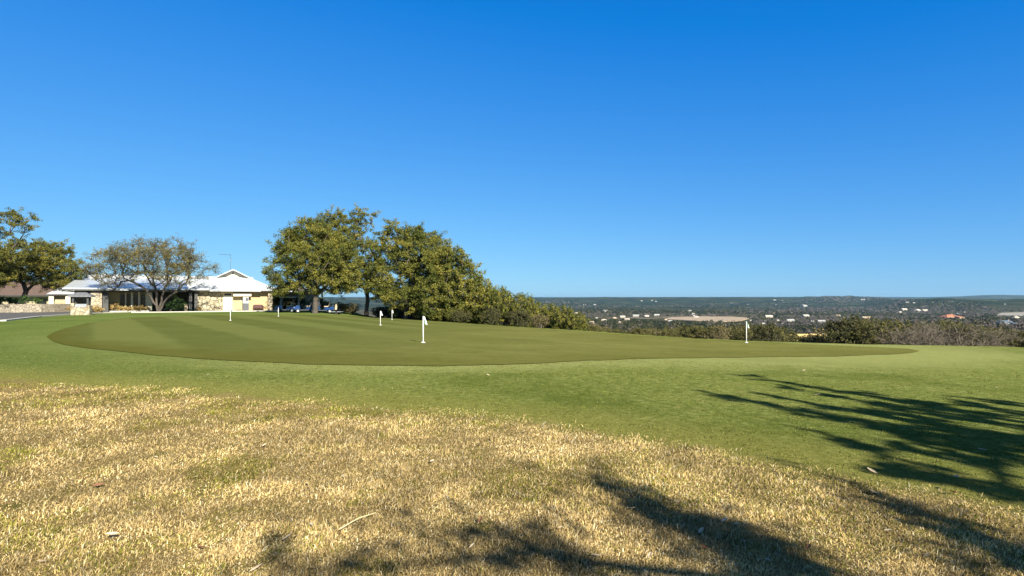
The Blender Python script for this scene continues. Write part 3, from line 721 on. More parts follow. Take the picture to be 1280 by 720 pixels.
for (px,row,w,lab) in ((705,380,3,'white speck of a house on the first far hillside, nearest the grove'),(731,381.5,6,'long pale roof on the far hillside above the village'),(743,381.5,6,'second long pale roof on the far hillside above the village'),(802,376.5,4,'pale house high on the far hill above the big white house'),(815,376,4,'white house high on the far hill, first of a close pair'),(820,377,4,'white house high on the far hill, second of a close pair'),(914,379,2.5,'white speck on the dark far hill over the last flag'),(935,381,2.5,'pale speck below the hill crest near the last flag'),(968,375.5,5,'pale house on the far hill crest above the yellow roof'),(978,376,2.5,'white speck next to the pale crest house'),(970,381,2.5,'white speck low on the far hill above the yellow roof'),(980,378.5,2.5,'white speck halfway down the far hill'),(1005,383.5,12,'long pale building at the far hill foot'),(1078,375.5,8,'pale house group on the saddle of the far ridge'),(1134,378.5,6,'white house on the green hill flank, first of two'),(1142,379,5,'white house on the green hill flank, second of two'),(1178,380.5,4,'bright white house in the middle of the green hill'),(1190,377,3,'pale house near the top of the green hill'),(1166,378,3,'pale house on the left shoulder of the green hill'),(1256,380.5,3,'pale house on the green hill near the far right field')):
    house(px,row,w,'w','W',lab,.4,group='far hillside houses')

# fields and the pale track in the valley
def drape(name,poly,mat,label,cat,lift=1.2):
    pts=[hit(px,row,200,9000) for px,row in poly]
    mb=MB(); n=len(pts)
    V=[(x,y,float(hz(x,y))+lift) for x,y in pts]; mb.slab(V[::-1],lift*3)
    o=mb.build(name,mat); tag(o,label,cat,kind='structure')
M['field']=simple('dormant_field',(.34,.255,.165),.95,.28,.03)
M['field_grey']=simple('grey_field',(.28,.25,.20),.95,.25,.03)
drape('field',[(830,399.5),(870,401.5),(905,402.5),(925,401.5),(938,398),(915,396.2),(880,396),(840,397)],M['field'],'tan dormant field beyond the village','field',1.5)
drape('field',[(1244,394.5),(1290,396),(1330,396),(1330,391),(1290,390.3),(1252,391.5)],M['field_grey'],'grey tan field under the green hill','field',1.5)
drape('track',[(868,397.2),(874,397.2),(867,391),(863,391)],simple('pale_track',(.62,.57,.48),.95,.1,.02),'pale track climbing behind the field','track',2.0)

# ------------------------------------------------------------------ valley woodland: one uncountable mass
def woodland():
    pos=[];
    hs=np.array([(p,r,w,y,z) for p,r,w,y,z in HOUSES])
    def put(n,d0,d1,h0,h1,thr,scale,nq,q):
        d=np.exp(rng.uniform(np.log(d0),np.log(d1),n)); px=rng.uniform(380,1500,n); x=X(px,d)
        s=sedge(x,d); z=hz(x,d); h=rng.uniform(h0,h1,n)
        k=(fbm(x,d,scale,81,4)>thr+rng.normal(0,.05,n))&(s>10)
        # keep the open fields clear
        row=HR-(z-EYE)/d*F; top=HR-(z+h-EYE)/d*F
        k&=~((px>832)&(px<936)&(row>396.3)&((row<401.3)|(top<398.6))&(d>500)&(d<2200)); k&=~((px>1246)&(row>390.5)&(row<396.5)&(d>600))
        k&=top>np.interp(px,*zip(*PROF))-24
        k&=~((px<1150)&(d<420)&(top<np.interp(px,*zip(*PROF))-1))
        for hp,hr,hw,hy,hzz in hs:
            top_h=HR-(hzz+hw*hy/F*.36-EYE)/hy*F
            k&=~((abs(px-hp)<hw*.62+.3)&(d<hy+hw*hy/F*.5)&(d>hy*.45)&(top<hr-.25*(hr-top_h))&(rng.uniform(0,1,n)<.78))
        x,d,z,h=x[k],d[k],z[k],h[k]; m=len(x)
        kind=np.clip(fbm(x,d,scale*.8,91,3)+rng.normal(0,.08,m),0,1)
        r=h*rng.uniform(.5,.75,m)
        v=rng.normal(0,1,(m,nq,3)); v[...,2]=abs(v[...,2])*.9-.15; v/=np.linalg.norm(v,axis=2,keepdims=True)
        lob=1+.3*np.sin(v[...,0:1]*5+rng.uniform(0,6,(m,1,1)))*np.sin(v[...,1:2]*5+rng.uniform(0,6,(m,1,1)))
        c=np.stack([x,d,z+h*.38],-1)[:,None]+v*lob*rng.uniform(.55,1.,(m,nq,1))*np.stack([r,r,h*.6],-1)[:,None]
        s_=q*rng.uniform(.6,1.4,(m,nq,1))*(h/((h0+h1)/2))[:,None,None]
        u=rng.normal(0,1,(m,nq,3)); u+=v*0; nrm=v+rng.normal(0,.55,(m,nq,3)); u=np.cross(nrm,u); u/=np.linalg.norm(u,axis=2,keepdims=True)+1e-6
        w=np.cross(nrm,u); w/=np.linalg.norm(w,axis=2,keepdims=True)+1e-6
        V=np.stack([c-u*s_*.5,c+w*s_*.4,c+u*s_*.5,c-w*s_*.4],2).reshape(-1,3)
        pal=np.array([(.017,.024,.009),(.034,.039,.014),(.062,.060,.022),(.11,.098,.042)])
        kk=np.clip(rng.uniform(0,1,m)*2.2+rng.normal(0,.3,m),0,2.99); i0=kk.astype(int); col=pal[i0]+(pal[np.minimum(i0+1,3)]-pal[i0])*(kk-i0)[:,None]
        grey=(kind>.56)&(rng.uniform(0,1,m)<.75); col[grey]=np.array([.125,.105,.095])*rng.uniform(.7,1.2,(grey.sum(),1))
        col=np.repeat(col,nq*4,0)*np.repeat(rng.uniform(.75,1.25,m*nq),4)[:,None]
        pos.append((V,col))
    put(3600,330,1000,4.5,8,.40,180,95,1.35)
    put(9000,900,2600,5,9.5,.45,420,34,2.3)
    put(12000,2300,5200,7,12,.45,900,12,5.)
    put(12000,4800,9000,9,15,.38,1400,7,10.)
    V=np.concatenate([p[0] for p in pos]); c=np.concatenate([p[1] for p in pos]); m=len(V)//4
    o=mesh_np('valley_woodland',V,np.arange(m*4),np.arange(m)*4,M['wood'],{'tint':c})
    tag(o,'woods of oak, juniper and bare grey trees across the valley','woods',kind='stuff')
woodland()

# ------------------------------------------------------------------ clubhouse, in its own turned frame
TH=R(32.); cs,sn=math.cos(TH),math.sin(TH); P0=(-41.1,72.0)
def W(u,v,z): return (P0[0]+u*cs-v*sn,P0[1]+u*sn+v*cs,z)
def U(px,v):
    t=(px-640)/F; ax=P0[0]-v*sn; ay=P0[1]+v*cs
    return (t*ay-ax)/(cs-t*sn)
def dep(u,v): return P0[1]+u*sn+v*cs
def ZR(row,u,v): return Z(row,dep(u,v))
CH=thing('clubhouse',(P0[0],P0[1],0),'low limestone clubhouse with pale metal roofs and a covered entrance','clubhouse',rz=TH)
class UB(MB): pass
def part(mb,name,mat,parent=CH,**k): return mb.build(name,M[mat] if isinstance(mat,str) else mat,parent,**k)
# (parts of the clubhouse are given in its local u,v,z frame)
EZ=2.92
# wing with the gable
uc,hwid=5.0,5.4; rz_=5.75; sl=(rz_-EZ)/hwid; gz=4.66; gv=(gz-EZ)/sl; gh=(rz_-gz)/sl
r=MB()
r.slab([(uc-hwid,0,EZ),(uc+hwid,0,EZ),(uc+gh,gv,gz),(uc-gh,gv,gz)],.12)
for s in (-1,1):
    P=[(uc+s*hwid,0,EZ),(uc+s*hwid,20,EZ),(uc,20,rz_),(uc,gv-.45,rz_),(uc+s*(gh+.12),gv-.45,gz-.06),(uc+s*(gh),gv,gz)]
    r.slab(P if s>0 else P[::-1],.14)
wing_roof=part(r,'wing_roof','roof')
g=MB(); g.slab([(uc-gh+.1,gv+.1,gz+.02),(uc+gh-.1,gv+.1,gz+.02),(uc,gv+.1,rz_-.14)],.1,(0,1,0)); part(g,'gable','cream')
g=MB(); 
for s in (-1,1): g.slab([(uc,gv-.30,rz_-.16),(uc+s*(gh+.05),gv-.30,gz-.16),(uc+s*(gh+.05),gv-.30,gz-.40),(uc,gv-.30,rz_-.42)],.1,(0,1,0))
part(g,'gable_trim','dark_trim')
g=MB(); g.box(uc-.12,uc+.12,gv-.02,gv+.09,gz+.45,gz+.7); part(g,'gable_vent','dark_grey')
g=MB(); g.box(uc-hwid-.05,uc+hwid+.05,-.1,.06,EZ-.26,EZ-.13); g.box(uc+hwid-.08,uc+hwid+.05,.07,20,EZ-.26,EZ-.15); part(g,'fascia','dark_trim')
g=MB(); g.box(U(262,0),U(326,0),-.22,-.11,EZ-.30,EZ-.16); part(g,'gutter','grey_metal')
g=MB(); g.box(uc-hwid+.1,uc+hwid-.1,.07,1.0,EZ-.22,EZ-.18); part(g,'soffit','tan_shade')
wv=1.1
a,b,c_,e=U(246,wv),U(279.2,wv),U(290.3,wv),U(340,wv)
g=MB(); g.box(a,b,wv,wv+.3,-.2,EZ-.22); part(g,'stone_wall','stone_big')
g=MB(); g.box(b+.002,e,wv+.004,wv+.3,2.45,EZ-.22); g.box(c_,e,wv+.004,wv+.3,-.2,2.448); part(g,'stucco_wall','tan_wall')
g=MB(); g.box(a+.02,e,wv+.32,19,-.2,EZ-.24); part(g,'wing_body','tan_shade')
g=MB(); g.box(b+.002,b+.10,wv-.03,wv+.25,0,2.447); g.box(c_-.10,c_-.002,wv-.03,wv+.25,0,2.447); g.box(b+.102,c_-.102,wv-.03,wv+.25,2.0,2.08); g.box(b+.102,c_-.102,wv-.03,wv+.25,2.38,2.447); df=part(g,'door_frame','cream')
g=MB(); g.box(b+.104,c_-.104,wv+.05,wv+.1,.02,1.998); dr=part(g,'door','white_metal')
g=MB(); g.box(c_-.26,c_-.2,wv+.0,wv+.048,.95,1.08); part(g,'handle','grey_metal',dr)
g=MB(); g.box(b+.104,c_-.104,wv+.08,wv+.1,2.082,2.378); part(g,'transom','glass')
u0,u1=U(291.5,wv-.8),U(314,wv-.8)
g=MB(); g.slab([(u0,wv-.9,2.25),(u1,wv-.9,2.25),(u1,wv-.01,2.62),(u0,wv-.01,2.62)],.05); g.box(u0,u1,wv-.95,wv-.905,2.0,2.28); part(g,'awning','cream')
g=MB(); g.box(U(300.2,wv),U(301.4,wv),wv-.06,wv-.004,1.35,1.6); part(g,'wall_lamp','grey_metal')
p0,p1=U(335,.6),U(340.5,.6)
g=MB(); g.box(p0,p1,.35,.95,-.2,EZ-.24); part(g,'pillar','stone')
# dark porch to the right of the wing
g=MB(); g.box(e+.3,e+6.5,5.5,5.8,-.2,2.7); part(g,'porch_wall','tan_shade')
g=MB(); g.slab([(e+.6,.3,2.75),(e+7,.3,2.75),(e+7,6.2,3.4),(e+.6,6.2,3.4)],.12); part(g,'porch_roof','roof')
for q in (3.4,6.6):
    g=MB(); g.box(e+q,e+q+.22,.6,.82,-.2,2.62); part(g,'post','dark_trim')
g=MB(); g.box(e+1.6,e+2.6,5.42,5.49,0,2.1); part(g,'porch_door','glass')
# covered entrance
ul,ur=U(78,0),uc-hwid-.02
VB=13.8; ZB=4.5
rp=MB(); rp.slab([(ul,0,EZ),(ur,0,EZ),(ur,VB,ZB),(ul,VB,ZB)],.12); part(rp,'entrance_roof','roof')
g=MB(); g.box(ul-.05,ur-.05,-.1,.06,EZ-.30,EZ-.13); part(g,'fascia','dark_trim')
g=MB(); g.slab([(ul-.06,.07,EZ-.06),(ul-.06,VB,ZB-.06),(ul-.06,VB,ZB-.9),(ul-.06,.07,EZ-.45)],.06,(1,0,0)); part(g,'side_fascia','dark_trim')
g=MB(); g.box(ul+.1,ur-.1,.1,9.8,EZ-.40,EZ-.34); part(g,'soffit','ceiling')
g=MB(); g.box(U(150,0),U(161,0),-.2,-.11,EZ-.26,EZ-.14); part(g,'sign_plate','grey_metal')
q0,q1=U(113.5,.6),U(127.5,.6)
g=MB(); g.box(q0,q1,.4,1.5,-.2,EZ-.41); part(g,'pillar','stone')
g=MB(); g.box(q1+.01,q1+.6,.9,1.4,-.2,EZ-.41); part(g,'post','dark_trim')
for px in (236,243):
    k=U(px,.8); g=MB(); g.box(k,k+.35,.6,.95,-.2,EZ-.41); part(g,'post','dark_trim')
g=MB(); g.box(U(230,.9),U(234.5,.9),.7,1.3,-.1,.95); part(g,'stone_pier','stone')
wb=3.2
us=[U(p,wb) for p in (118,127,149.5,156,158,163.5,166.5,172.5,175.5,182,190,246)]
g=MB(); g.box(us[0],us[2],wb,wb+.3,-.2,2.5); part(g,'entrance_wall','tan_wall')
g=MB(); g.box(us[9],us[10],wb,wb+.3,-.2,2.5); part(g,'entrance_wall','cream')
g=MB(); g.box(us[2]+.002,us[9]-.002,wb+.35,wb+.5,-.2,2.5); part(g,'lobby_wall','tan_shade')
for k in (2,4,6,8):
    g=MB(); g.box(us[k]+.06,us[k+1]-.06,wb+.28,wb+.33,.35,2.2); w_=part(g,'window','glass')
    g=MB(); g.box(us[k]+.0,us[k+1],wb+.2,wb+.27,1.62,1.7); g.box(us[k],us[k+1],wb+.2,wb+.27,.27,.345); part(g,'frame','dark_trim',w_)
for k in (3,5,7):
    g=MB(); g.box(us[k]+.02,us[k+1]-.02,wb-.25,wb+.2,-.2,2.5); part(g,'column','cream')
g=MB(); g.box(us[10],us[11],wb+1.5,wb+1.8,-.2,2.5); part(g,'recess_wall','ceiling')  # near-black colour paints the deep shade of the entrance onto this wall
# main roof behind
um,vm=-16.0,10.0
r=MB(); mz=2.25; rzm=5.1
V=[(um,vm,mz),(9,vm,mz),(9,vm+4.8,rzm),(um+4.2,vm+4.8,rzm),(um,vm+9.6,mz),(9,vm+9.6,mz)]
r.add(V,[(0,1,2,3),(0,3,4),(3,2,5,4),(0,4,5,1)]); part(r,'main_roof','roof')
g=MB(); g.box(um+.8,ul+4,vm+.9,vm+8.5,-.2,mz-.02); part(g,'main_wall','tan_shade')
g=MB(); g.box(um-.05,ul+3,vm-.05,vm-.01,mz-.14,mz+.02); part(g,'fascia','dark_trim')
for px in (61,82):
    k=U(px,vm+.3); g=MB(); g.box(k,k+.5,vm+.2,vm+.7,-.2,mz-.02); part(g,'pillar','cream')
for px in (86,94):
    k=U(px,vm+.85); g=MB(); g.box(k,k+.75,vm+.82,vm+.895,.5,1.9); part(g,'window','glass')
# antenna on the wing roof
au=U(288,5.); ab=W(au,5.,EZ+(au-(uc-hwid))*sl); ad=ab[1]
AN=thing('antenna',ab,'thin mast aerial standing on the gabled wing roof','antenna')
g=MB(); g.tube([(0,0,0),(0,0,Z(318,ad)-ab[2])],.022,6); part(g,'mast','dark_grey',AN)
zt=Z(318,ad)-ab[2]-.06; g=MB(); g.tube([(-1.55,0,zt+.08),(.1,0,zt)],.02,5)
for q in range(5): g.tube([(-1.5+q*.3,-.35,zt+.08-q*.015),(-1.5+q*.3,.35,zt+.08-q*.015)],.012,4)
part(g,'boom','dark_grey',AN)
g=MB(); g.box(-.05,.05,-.05,.05,Z(325.5,ad)-ab[2]-.08,Z(325.5,ad)-ab[2]+.08); part(g,'amplifier_box','grey_metal',AN)
# things along the front wall
def at(u,v,z=0.07): return W(u,v,z)
vm1=U(306.8,.75)
o=thing('vending_machine',at(vm1,.62),'tall grey machine with charcoal lower half under the awning','vending machine',rz=TH)
g=MB(); g.box(-.36,.36,-.32,.32,0,.95); part(g,'lower_cabinet','dark_grey',o,bevel=.02)
g=MB(); g.box(-.36,.36,-.32,.32,.955,1.85); part(g,'upper_cabinet','grey_metal',o,bevel=.02)
g=MB(); g.box(-.02,.28,-.345,-.325,1.3,1.72); part(g,'display','dark_grey',o)
g=MB(); g.box(-.28,-.1,-.34,-.325,1.15,1.45); part(g,'button_panel','white_metal',o)
o=thing('bench',at(U(322.5,.7),.55),'dark maroon high-backed bench against the tan wall','bench',rz=TH)
g=MB(); g.box(-.58,.58,.1,.17,.28,.78); part(g,'backrest','maroon',o)
g=MB(); g.box(-.56,.56,-.28,.098,.3,.36); part(g,'seat','maroon',o)
for s in (-1,1):
    g=MB(); g.box(s*.62-.03,s*.62+.03,-.28,.17,0,.62); part(g,'side_panel','maroon',o)
o=thing('hose_rack',at(U(295.5,.9),.85),'low dark rack on the ground between door and grey machine','rack',rz=TH)
g=MB(); g.box(-.05,.62,-.1,.1,.06,.12); part(g,'rail','dark_trim',o); 
for q in (0.,.5):
    g=MB(); g.box(q,q+.06,-.12,.12,0,.06); part(g,'foot','dark_trim',o)
# concrete walk and drive
def strip(name,pts_uv,z0,z1,mat,label,cat,kind='structure'):
    mb=MB(); mb.slab([W(u,v,z1) for u,v in pts_uv],z1-z0); o=mb.build(name,M[mat]); return tag(o,label,cat,kind=kind)
strip('path',[(U(164,-2.8),-2.8),(U(345,-2.8),-2.8),(U(345,-1),-1),(U(338,-1),1.09),(U(247,1),1.09),(U(247,-1),-1),(U(164,-1),-1)],-.2,.07,'concrete','pale concrete walk along the clubhouse front','path')
# asphalt drive
dv=[(-150,28.),(-60,31.5),(X(0,40.5),40.5),(X(46,50.),50.),(X(88,58.),58.),(X(125,64.),64.),(X(160,68.2),68.2),W(U(163,-1),-1,0)[:2],W(U(190,1.8),1.8,0)[:2],W(U(112,1.8),1.8,0)[:2],W(-10.5,9.6,0)[:2],W(-17,9.5,0)[:2],(-64,72),(-66,86),(-150,86)]
bm=MB(); bm.slab([(x,y,.03) for x,y in dv],.3); tag(bm.build('road',M['asphalt']),'grey asphalt drive before the planter and entrance','road',kind='structure')
kb=MB()
kp=dv[1:7]
for (x0,y0),(x1,y1) in zip(kp[:-1],kp[1:]):
    L_=math.hypot(x1-x0,y1-y0); nx,ny=(y1-y0)/L_,-(x1-x0)/L_
    kb.slab([(x0,y0,.10),(x0+nx*.35,y0+ny*.35,.10),(x1+nx*.35,y1+ny*.35,.10),(x1,y1,.10)],.3)
tag(kb.build('kerb',M['kerb']),'pale concrete kerb between drive and lawn','kerb',kind='structure')
# brown shingled building
by=98.; bx0,bx1=X(-110,by),X(74,by)
BB=thing('shingled_building',(bx1,by,0),'long building with brown shingle roof behind the planter oak','building')
z0=Z(368.5,by); z1=Z(352,by+6)
g=MB(); g.box(bx0,bx1,by,by+.3,-.2,z0); g.box(bx0,bx1-.1,by+.31,by+11,-.2,z0-.02); part(g,'wall','tan_shade',BB,origin=(bx1,by,0))
g=MB(); g.add([(bx0,by-1.2,z0-.1),(bx1+1,by-1.2,z0-.1),(bx1+5.5,by+6,z1),(bx0,by+6,z1),(bx1+1,by+13,z0-.1),(bx0,by+13,z0-.1)],[(0,1,2,3),(1,4,2),(3,2,4,5),(0,5,4,1)]); part(g,'roof','shingle',BB,origin=(bx1,by,0))
g=MB(); g.box(bx0,bx1+1,by-1.26,by-1.21,z0-.32,z0-.08); part(g,'fascia','dark_trim',BB,origin=(bx1,by,0))
for k in range(5):
    wx=bx1-3-k*4; g=MB(); g.box(wx-.8,wx+.8,by-.05,by-.004,.5,1.7); part(g,'window','glass',BB,origin=(bx1,by,0))
# stone planter
px1=X(51,67); 
PLN=thing('stone_planter',(px1-4,67,0),'low curved rubble stone planter wall beside the drive','planter')
g=MB(); a=[(-70,66.),(px1-2.6,66.),(px1-1.2,66.5),(px1-.3,67.4),(px1,69.),(px1,76)]
for (x0,y0),(x1,y1) in zip(a[:-1],a[1:]):
    L_=math.hypot(x1-x0,y1-y0); nx,ny=-(y1-y0)/L_,(x1-x0)/L_
    g.slab([(x0,y0,1.02),(x1,y1,1.02),(x1+nx*.4,y1+ny*.4,1.02),(x0+nx*.4,y0+ny*.4,1.02)],1.3)
part(g,'wall','stone_grey',PLN,origin=(px1-4,67,0))
g=MB(); g.slab([(-70,66.35,.93),(px1-2.6,66.35,.93),(px1-.5,67.6,.93),(px1-.35,76,.93),(-70,76,.93)],.2); part(g,'soil',simple('planter_soil',(.05,.04,.03),.95,.3,3.),PLN,origin=(px1-4,67,0))
# planting
def small_plant(name,label,x,y,z,h,w,cols,nl,size,group,cat='plant',spiky=False):
    root=thing(name,(x,y,z),label,cat,group)
    n=14; tips=[]; mb=MB()
    for k in range(n):
        a=rng.uniform(0,6.28); q=np.array([math.cos(a)*w*.35*rng.uniform(0,1),math.sin(a)*w*.35*rng.uniform(0,1),h*rng.uniform(.25,.8)])
        tips.append(q); mb.tube([(0,0,0),q*.5+rng.normal(0,.02,3),q],[.02,.015,.008],3,False)
    mb.build('stem',M['bark'],root)
    V,l,s,c,_=foliage(tips,.3*max(h,w*.6),nl,size,cols,.9,5,.5,up=.6 if spiky else .3)
    V[:,2]=np.maximum(V[:,2],.0)
    mesh_np('foliage',V,l,s,M['leaf'],{'tint':c},root); return root
GRN=[(.03,.06,.015),(.06,.11,.03),(.10,.16,.05)]
GLD=[(.22,.15,.05),(.40,.29,.11),(.58,.44,.2)]
ORG=[(.5,.10,.015),(.7,.2,.03),(.6,.3,.06)]
for k,(px,h) in enumerate(((-4,1.0),(8,.9),(17,.8),(36,1.0),(44,.8))):
    small_plant('planter_shrub','green shrub growing on the stone planter round the oak trunk',X(px,68.2),68.2+rng.uniform(-.8,.6),.93,h,1.3,GRN,55,.10,'shrubs on the stone planter','shrub')
def grd(px,v): 
    u=U(px,v); return W(u,v,0.03)
for px,v,h,w,cols,lab,grp,nm,cat in ((63,6.5,.8,1.0,ORG,'orange flowering shrub at the foot of the main wall',None,'flower_shrub','shrub'),(57,7.4,.55,.9,GRN,'small green shrub beside the orange flowers',None,'garden_shrub','shrub'),(68.5,7,.6,.9,GRN,'green shrub between orange flowers and golden grass',None,'garden_shrub','shrub'),(77,7.4,.9,1.5,GLD,'golden grass clump in the bed left of the kiosk',None,'ornamental_grass','grass clump'),(85,7.6,.7,1.2,GLD,'golden grass clump nearest the kiosk',None,'ornamental_grass','grass clump'),
  (118,-.3,.7,1.3,GLD,'yellow grass clump at the front of the entrance pillar',None,'ornamental_grass','grass clump'),(125,-.1,.55,1.1,GLD,'yellow grass clump at the corner of the entrance pillar',None,'ornamental_grass','grass clump'),
  (135,2.5,.9,1.5,GLD,'golden grass clump beside the potted green plant',None,'ornamental_grass','grass clump'),(142,2.4,1.1,1.6,GLD,'largest golden grass clump under the entrance wall',None,'ornamental_grass','grass clump'),(152,2.3,.7,1.4,GLD,'low golden grass clump under the first lobby window',None,'ornamental_grass','grass clump'),(161,2.3,.7,1.4,GLD,'low golden grass clump under the second lobby window',None,'ornamental_grass','grass clump'),(170,2.3,.6,1.4,GLD,'low golden grass clump under the third lobby window',None,'ornamental_grass','grass clump'),(179,2.3,.7,1.5,GLD,'low golden grass clump under the last lobby window',None,'ornamental_grass','grass clump'),
  (131,2.7,2.0,1.0,GRN,'tall green plant against the entrance wall by the dark post',None,'garden_shrub','shrub'),
  (222,.3,1.9,1.9,GRN,'large green shrub in the dark entrance recess',None,'garden_shrub','shrub'),(213,.2,1.1,1.3,GRN,'smaller green shrub behind the sparse tree trunk',None,'garden_shrub','shrub'),(249,.3,.5,.8,GLD,'tan plant at the foot of the rough stone wall',None,'garden_shrub','shrub')):
    p=grd(px,v); small_plant(nm,lab,p[0],p[1],p[2],h,w,cols,60,.10,grp,cat,cols is GLD)
# kerb stones of the entrance bed
strip('planting_bed',[(U(128,1.9),1.9),(U(186,1.9),1.9),(U(190,3.1),3.1),(U(128,3.1),3.1)],-.1,.16,'kerb','raised pale kerbed bed under the lobby windows','bed')
# notice kiosk
kd=57.; kx=X(102,kd); KI=thing('notice_kiosk',(kx,kd,.0),'stone based kiosk with small grey hipped roof at the lawn corner','kiosk',rz=.35)
def kz(r): return Z(r,kd)
g=MB(); g.box(-.80,.80,-.45,.45,-.3,.80); g.box(-.80,-.5,-.45,.45,.801,1.2); g.box(.5,.80,-.45,.45,.801,.98); part(g,'stone_base','stone',KI,bevel=.03)
g=MB(); g.slab([(-.48,-.40,.81),(.48,-.40,.81),(.48,-.1,1.12),(-.48,-.1,1.12)],.06); part(g,'notice_panel','grey_metal',KI)
for s in (-1,1):
    for t_ in (-1,1):
        g=MB(); g.box(s*.62-.08,s*.62+.08,t_*.28-.08,t_*.28+.08,1.0 if s>0 else 1.21,1.86); part(g,'post','dark_trim',KI)
g=MB(); g.add([(-1.0,-.62,1.83),(1.0,-.62,1.83),(1.0,.62,1.83),(-1.0,.62,1.83),(-1.0,-.62,1.95),(1.0,-.62,1.95),(1.0,.62,1.95),(-1.0,.62,1.95),(-.4,0,2.3),(.4,0,2.3)],[(3,2,1,0),(0,1,5,4),(1,2,6,5),(2,3,7,6),(3,0,4,7),(4,5,9,8),(5,6,9),(6,7,8,9),(7,4,8)]); part(g,'roof','roof_grey',KI)

# ------------------------------------------------------------------ golf carts
def cyl(mb,c,r,w,n=16,axis=1):
    a=list(c); b=list(c); a[axis]-=w/2; b[axis]+=w/2; mb.tube([a,b],r,n); return mb
def prism(mb,prof,y0,y1):   # side profile (x,z) extruded along y
    n=len(prof); V=[(x,y0,z) for x,z in prof]+[(x,y1,z) for x,z in prof]
    return mb.add(V,[tuple(range(n)),tuple(range(2*n-1,n-1,-1))]+[(i,n+i,n+(i+1)%n,(i+1)%n) for i in range(n)])
def golf_cart(x,y,rz,label,roof='white_metal',bag=True,z=0.02):
    t=thing('golf_cart',(x,y,z),label,'golf cart','golf carts under the oak',rz)   # front towards -x
    g=MB(); prism(g,[(-1.18,.32),(-1.2,.55),(-1.05,.78),(-.72,.86),(-.60,.80),(-.52,.36),(-.6,.3)],-.58,.58); part(g,'front_cowl','blue',t,bevel=.04)
    g=MB(); g.box(-.55,.42,-.56,.56,.27,.34); part(g,'floor','dark_grey',t)
    g=MB(); prism(g,[(.12,.345),(.16,.66),(.98,.70),(1.18,.62),(1.2,.34)],-.58,.58); part(g,'rear_body','blue',t,bevel=.04)
    g=MB(); g.box(.10,.62,-.54,.54,.705,.82); part(g,'seat','tan_vinyl',t,bevel=.04)
    g=MB(); prism(g,[(.58,.83),(.70,1.22),(.80,1.22),(.70,.83)],-.54,.54); part(g,'backrest','tan_vinyl',t,bevel=.03)
    g=MB(); prism(g,[(-.78,1.80),(-.70,1.86),(.95,1.86),(1.02,1.80)],-.6,.6); part(g,'roof',roof,t,bevel=.03)
    for s in (-1,1):
        for f,b in (((-.66,.84),(-.56,1.80)),((.78,.68),(.86,1.80))):
            g=MB(); g.tube([(f[0],s*.52,f[1]),(b[0],s*.52,b[1])],.022,6); part(g,'post','dark_grey',t)
    g=MB(); g.slab([(-.655,-.49,.90),(-.655,.49,.90),(-.565,.49,1.74),(-.565,-.49,1.74)],.015,(1,0,0)); part(g,'windshield','screen',t)
    for wx in (-.80,.78):
        for s in (-1,1):
            g=MB(); cyl(g,(wx,s*.52,.22),.22,.18); w=part(g,'wheel','tyre',t)
            g=MB(); cyl(g,(wx,s*.615,.22),.12,.03,12); part(g,'rim','silver',w)
    g=MB(); ring=[(-.34+.10*math.cos(q)*.5,-.27+.19*math.sin(q),.93+.17*math.cos(q)) for q in np.linspace(0,6.283,15)]; g.tube(ring,.015,5,False); g.tube([(-.6,-.27,.72),(-.34,-.27,.93)],.018,5); part(g,'steering_wheel','dark_grey',t)
    for s in (-1,1):
        g=MB(); g.box(-1.215,-1.165,s*.38-.09,s*.38+.09,.56,.64); part(g,'headlight','silver',t)
    return t
def golf_bag(x,y,z,rz,label):
    t=thing('golf_bag',(x,y,z),label,'golf bag',None,rz)
    g=MB(); g.tube([(0,0,0),(.03,0,.4),(.08,0,.82)],[.13,.14,.15],10); part(g,'bag','tan_vinyl',t)
    for k in range(5):
        a=k*1.25; g=MB(); q=(.09+.07*math.cos(a),.07*math.sin(a),.83); e_=(.14+.1*math.cos(a),.1*math.sin(a),1.05+.05*(k%3)); g.tube([q,e_],.008,4); 
        g.box(e_[0]-.05,e_[0]+.03,e_[1]-.02,e_[1]+.02,e_[2],e_[2]+.05); part(g,'club','grey_metal',t)
def rotp(x,y,rz,dx,dy): return x+dx*math.cos(rz)-dy*math.sin(rz),y+dx*math.sin(rz)+dy*math.cos(rz)
for px,d,rz,lab,rf,bl in ((358,67.6,.18,'blue golf cart parked nearest the clubhouse pillar','white_metal','tan golf bag strapped behind the cart nearest the pillar'),(381,66.6,.42,'golf cart in deep shade beside the oak trunk','dark_grey','tan golf bag behind the cart beside the oak trunk'),(405,66.3,.12,'blue golf cart with cream roof beyond the oak trunk','cream','tan golf bag on the back of the cream roofed cart')):
    x=X(px,d); zz=float(hz(x,d))+.02; golf_cart(x,d,rz,lab,rf,z=zz); q=rotp(x,d,rz,1.33,.15); golf_bag(q[0],q[1],zz+.38,rz,bl)
# low flat trailer beyond the carts
x=X(421,66.); TR=thing('flat_trailer',(x,66.,float(hz(x,66.))),'low grey flat trailer behind the cream roofed golf cart','trailer')
g=MB(); g.box(-.6,.6,-.5,.5,.26,.32); part(g,'deck','grey_metal',TR)
for s in (-1,1):
    g=MB(); cyl(g,(.1,s*.56,.17),.17,.1); part(g,'wheel','tyre',TR)
g=MB(); g.tube([(-.6,0,.28),(-1.2,0,.3)],.03,6); part(g,'tow_bar','dark_grey',TR)

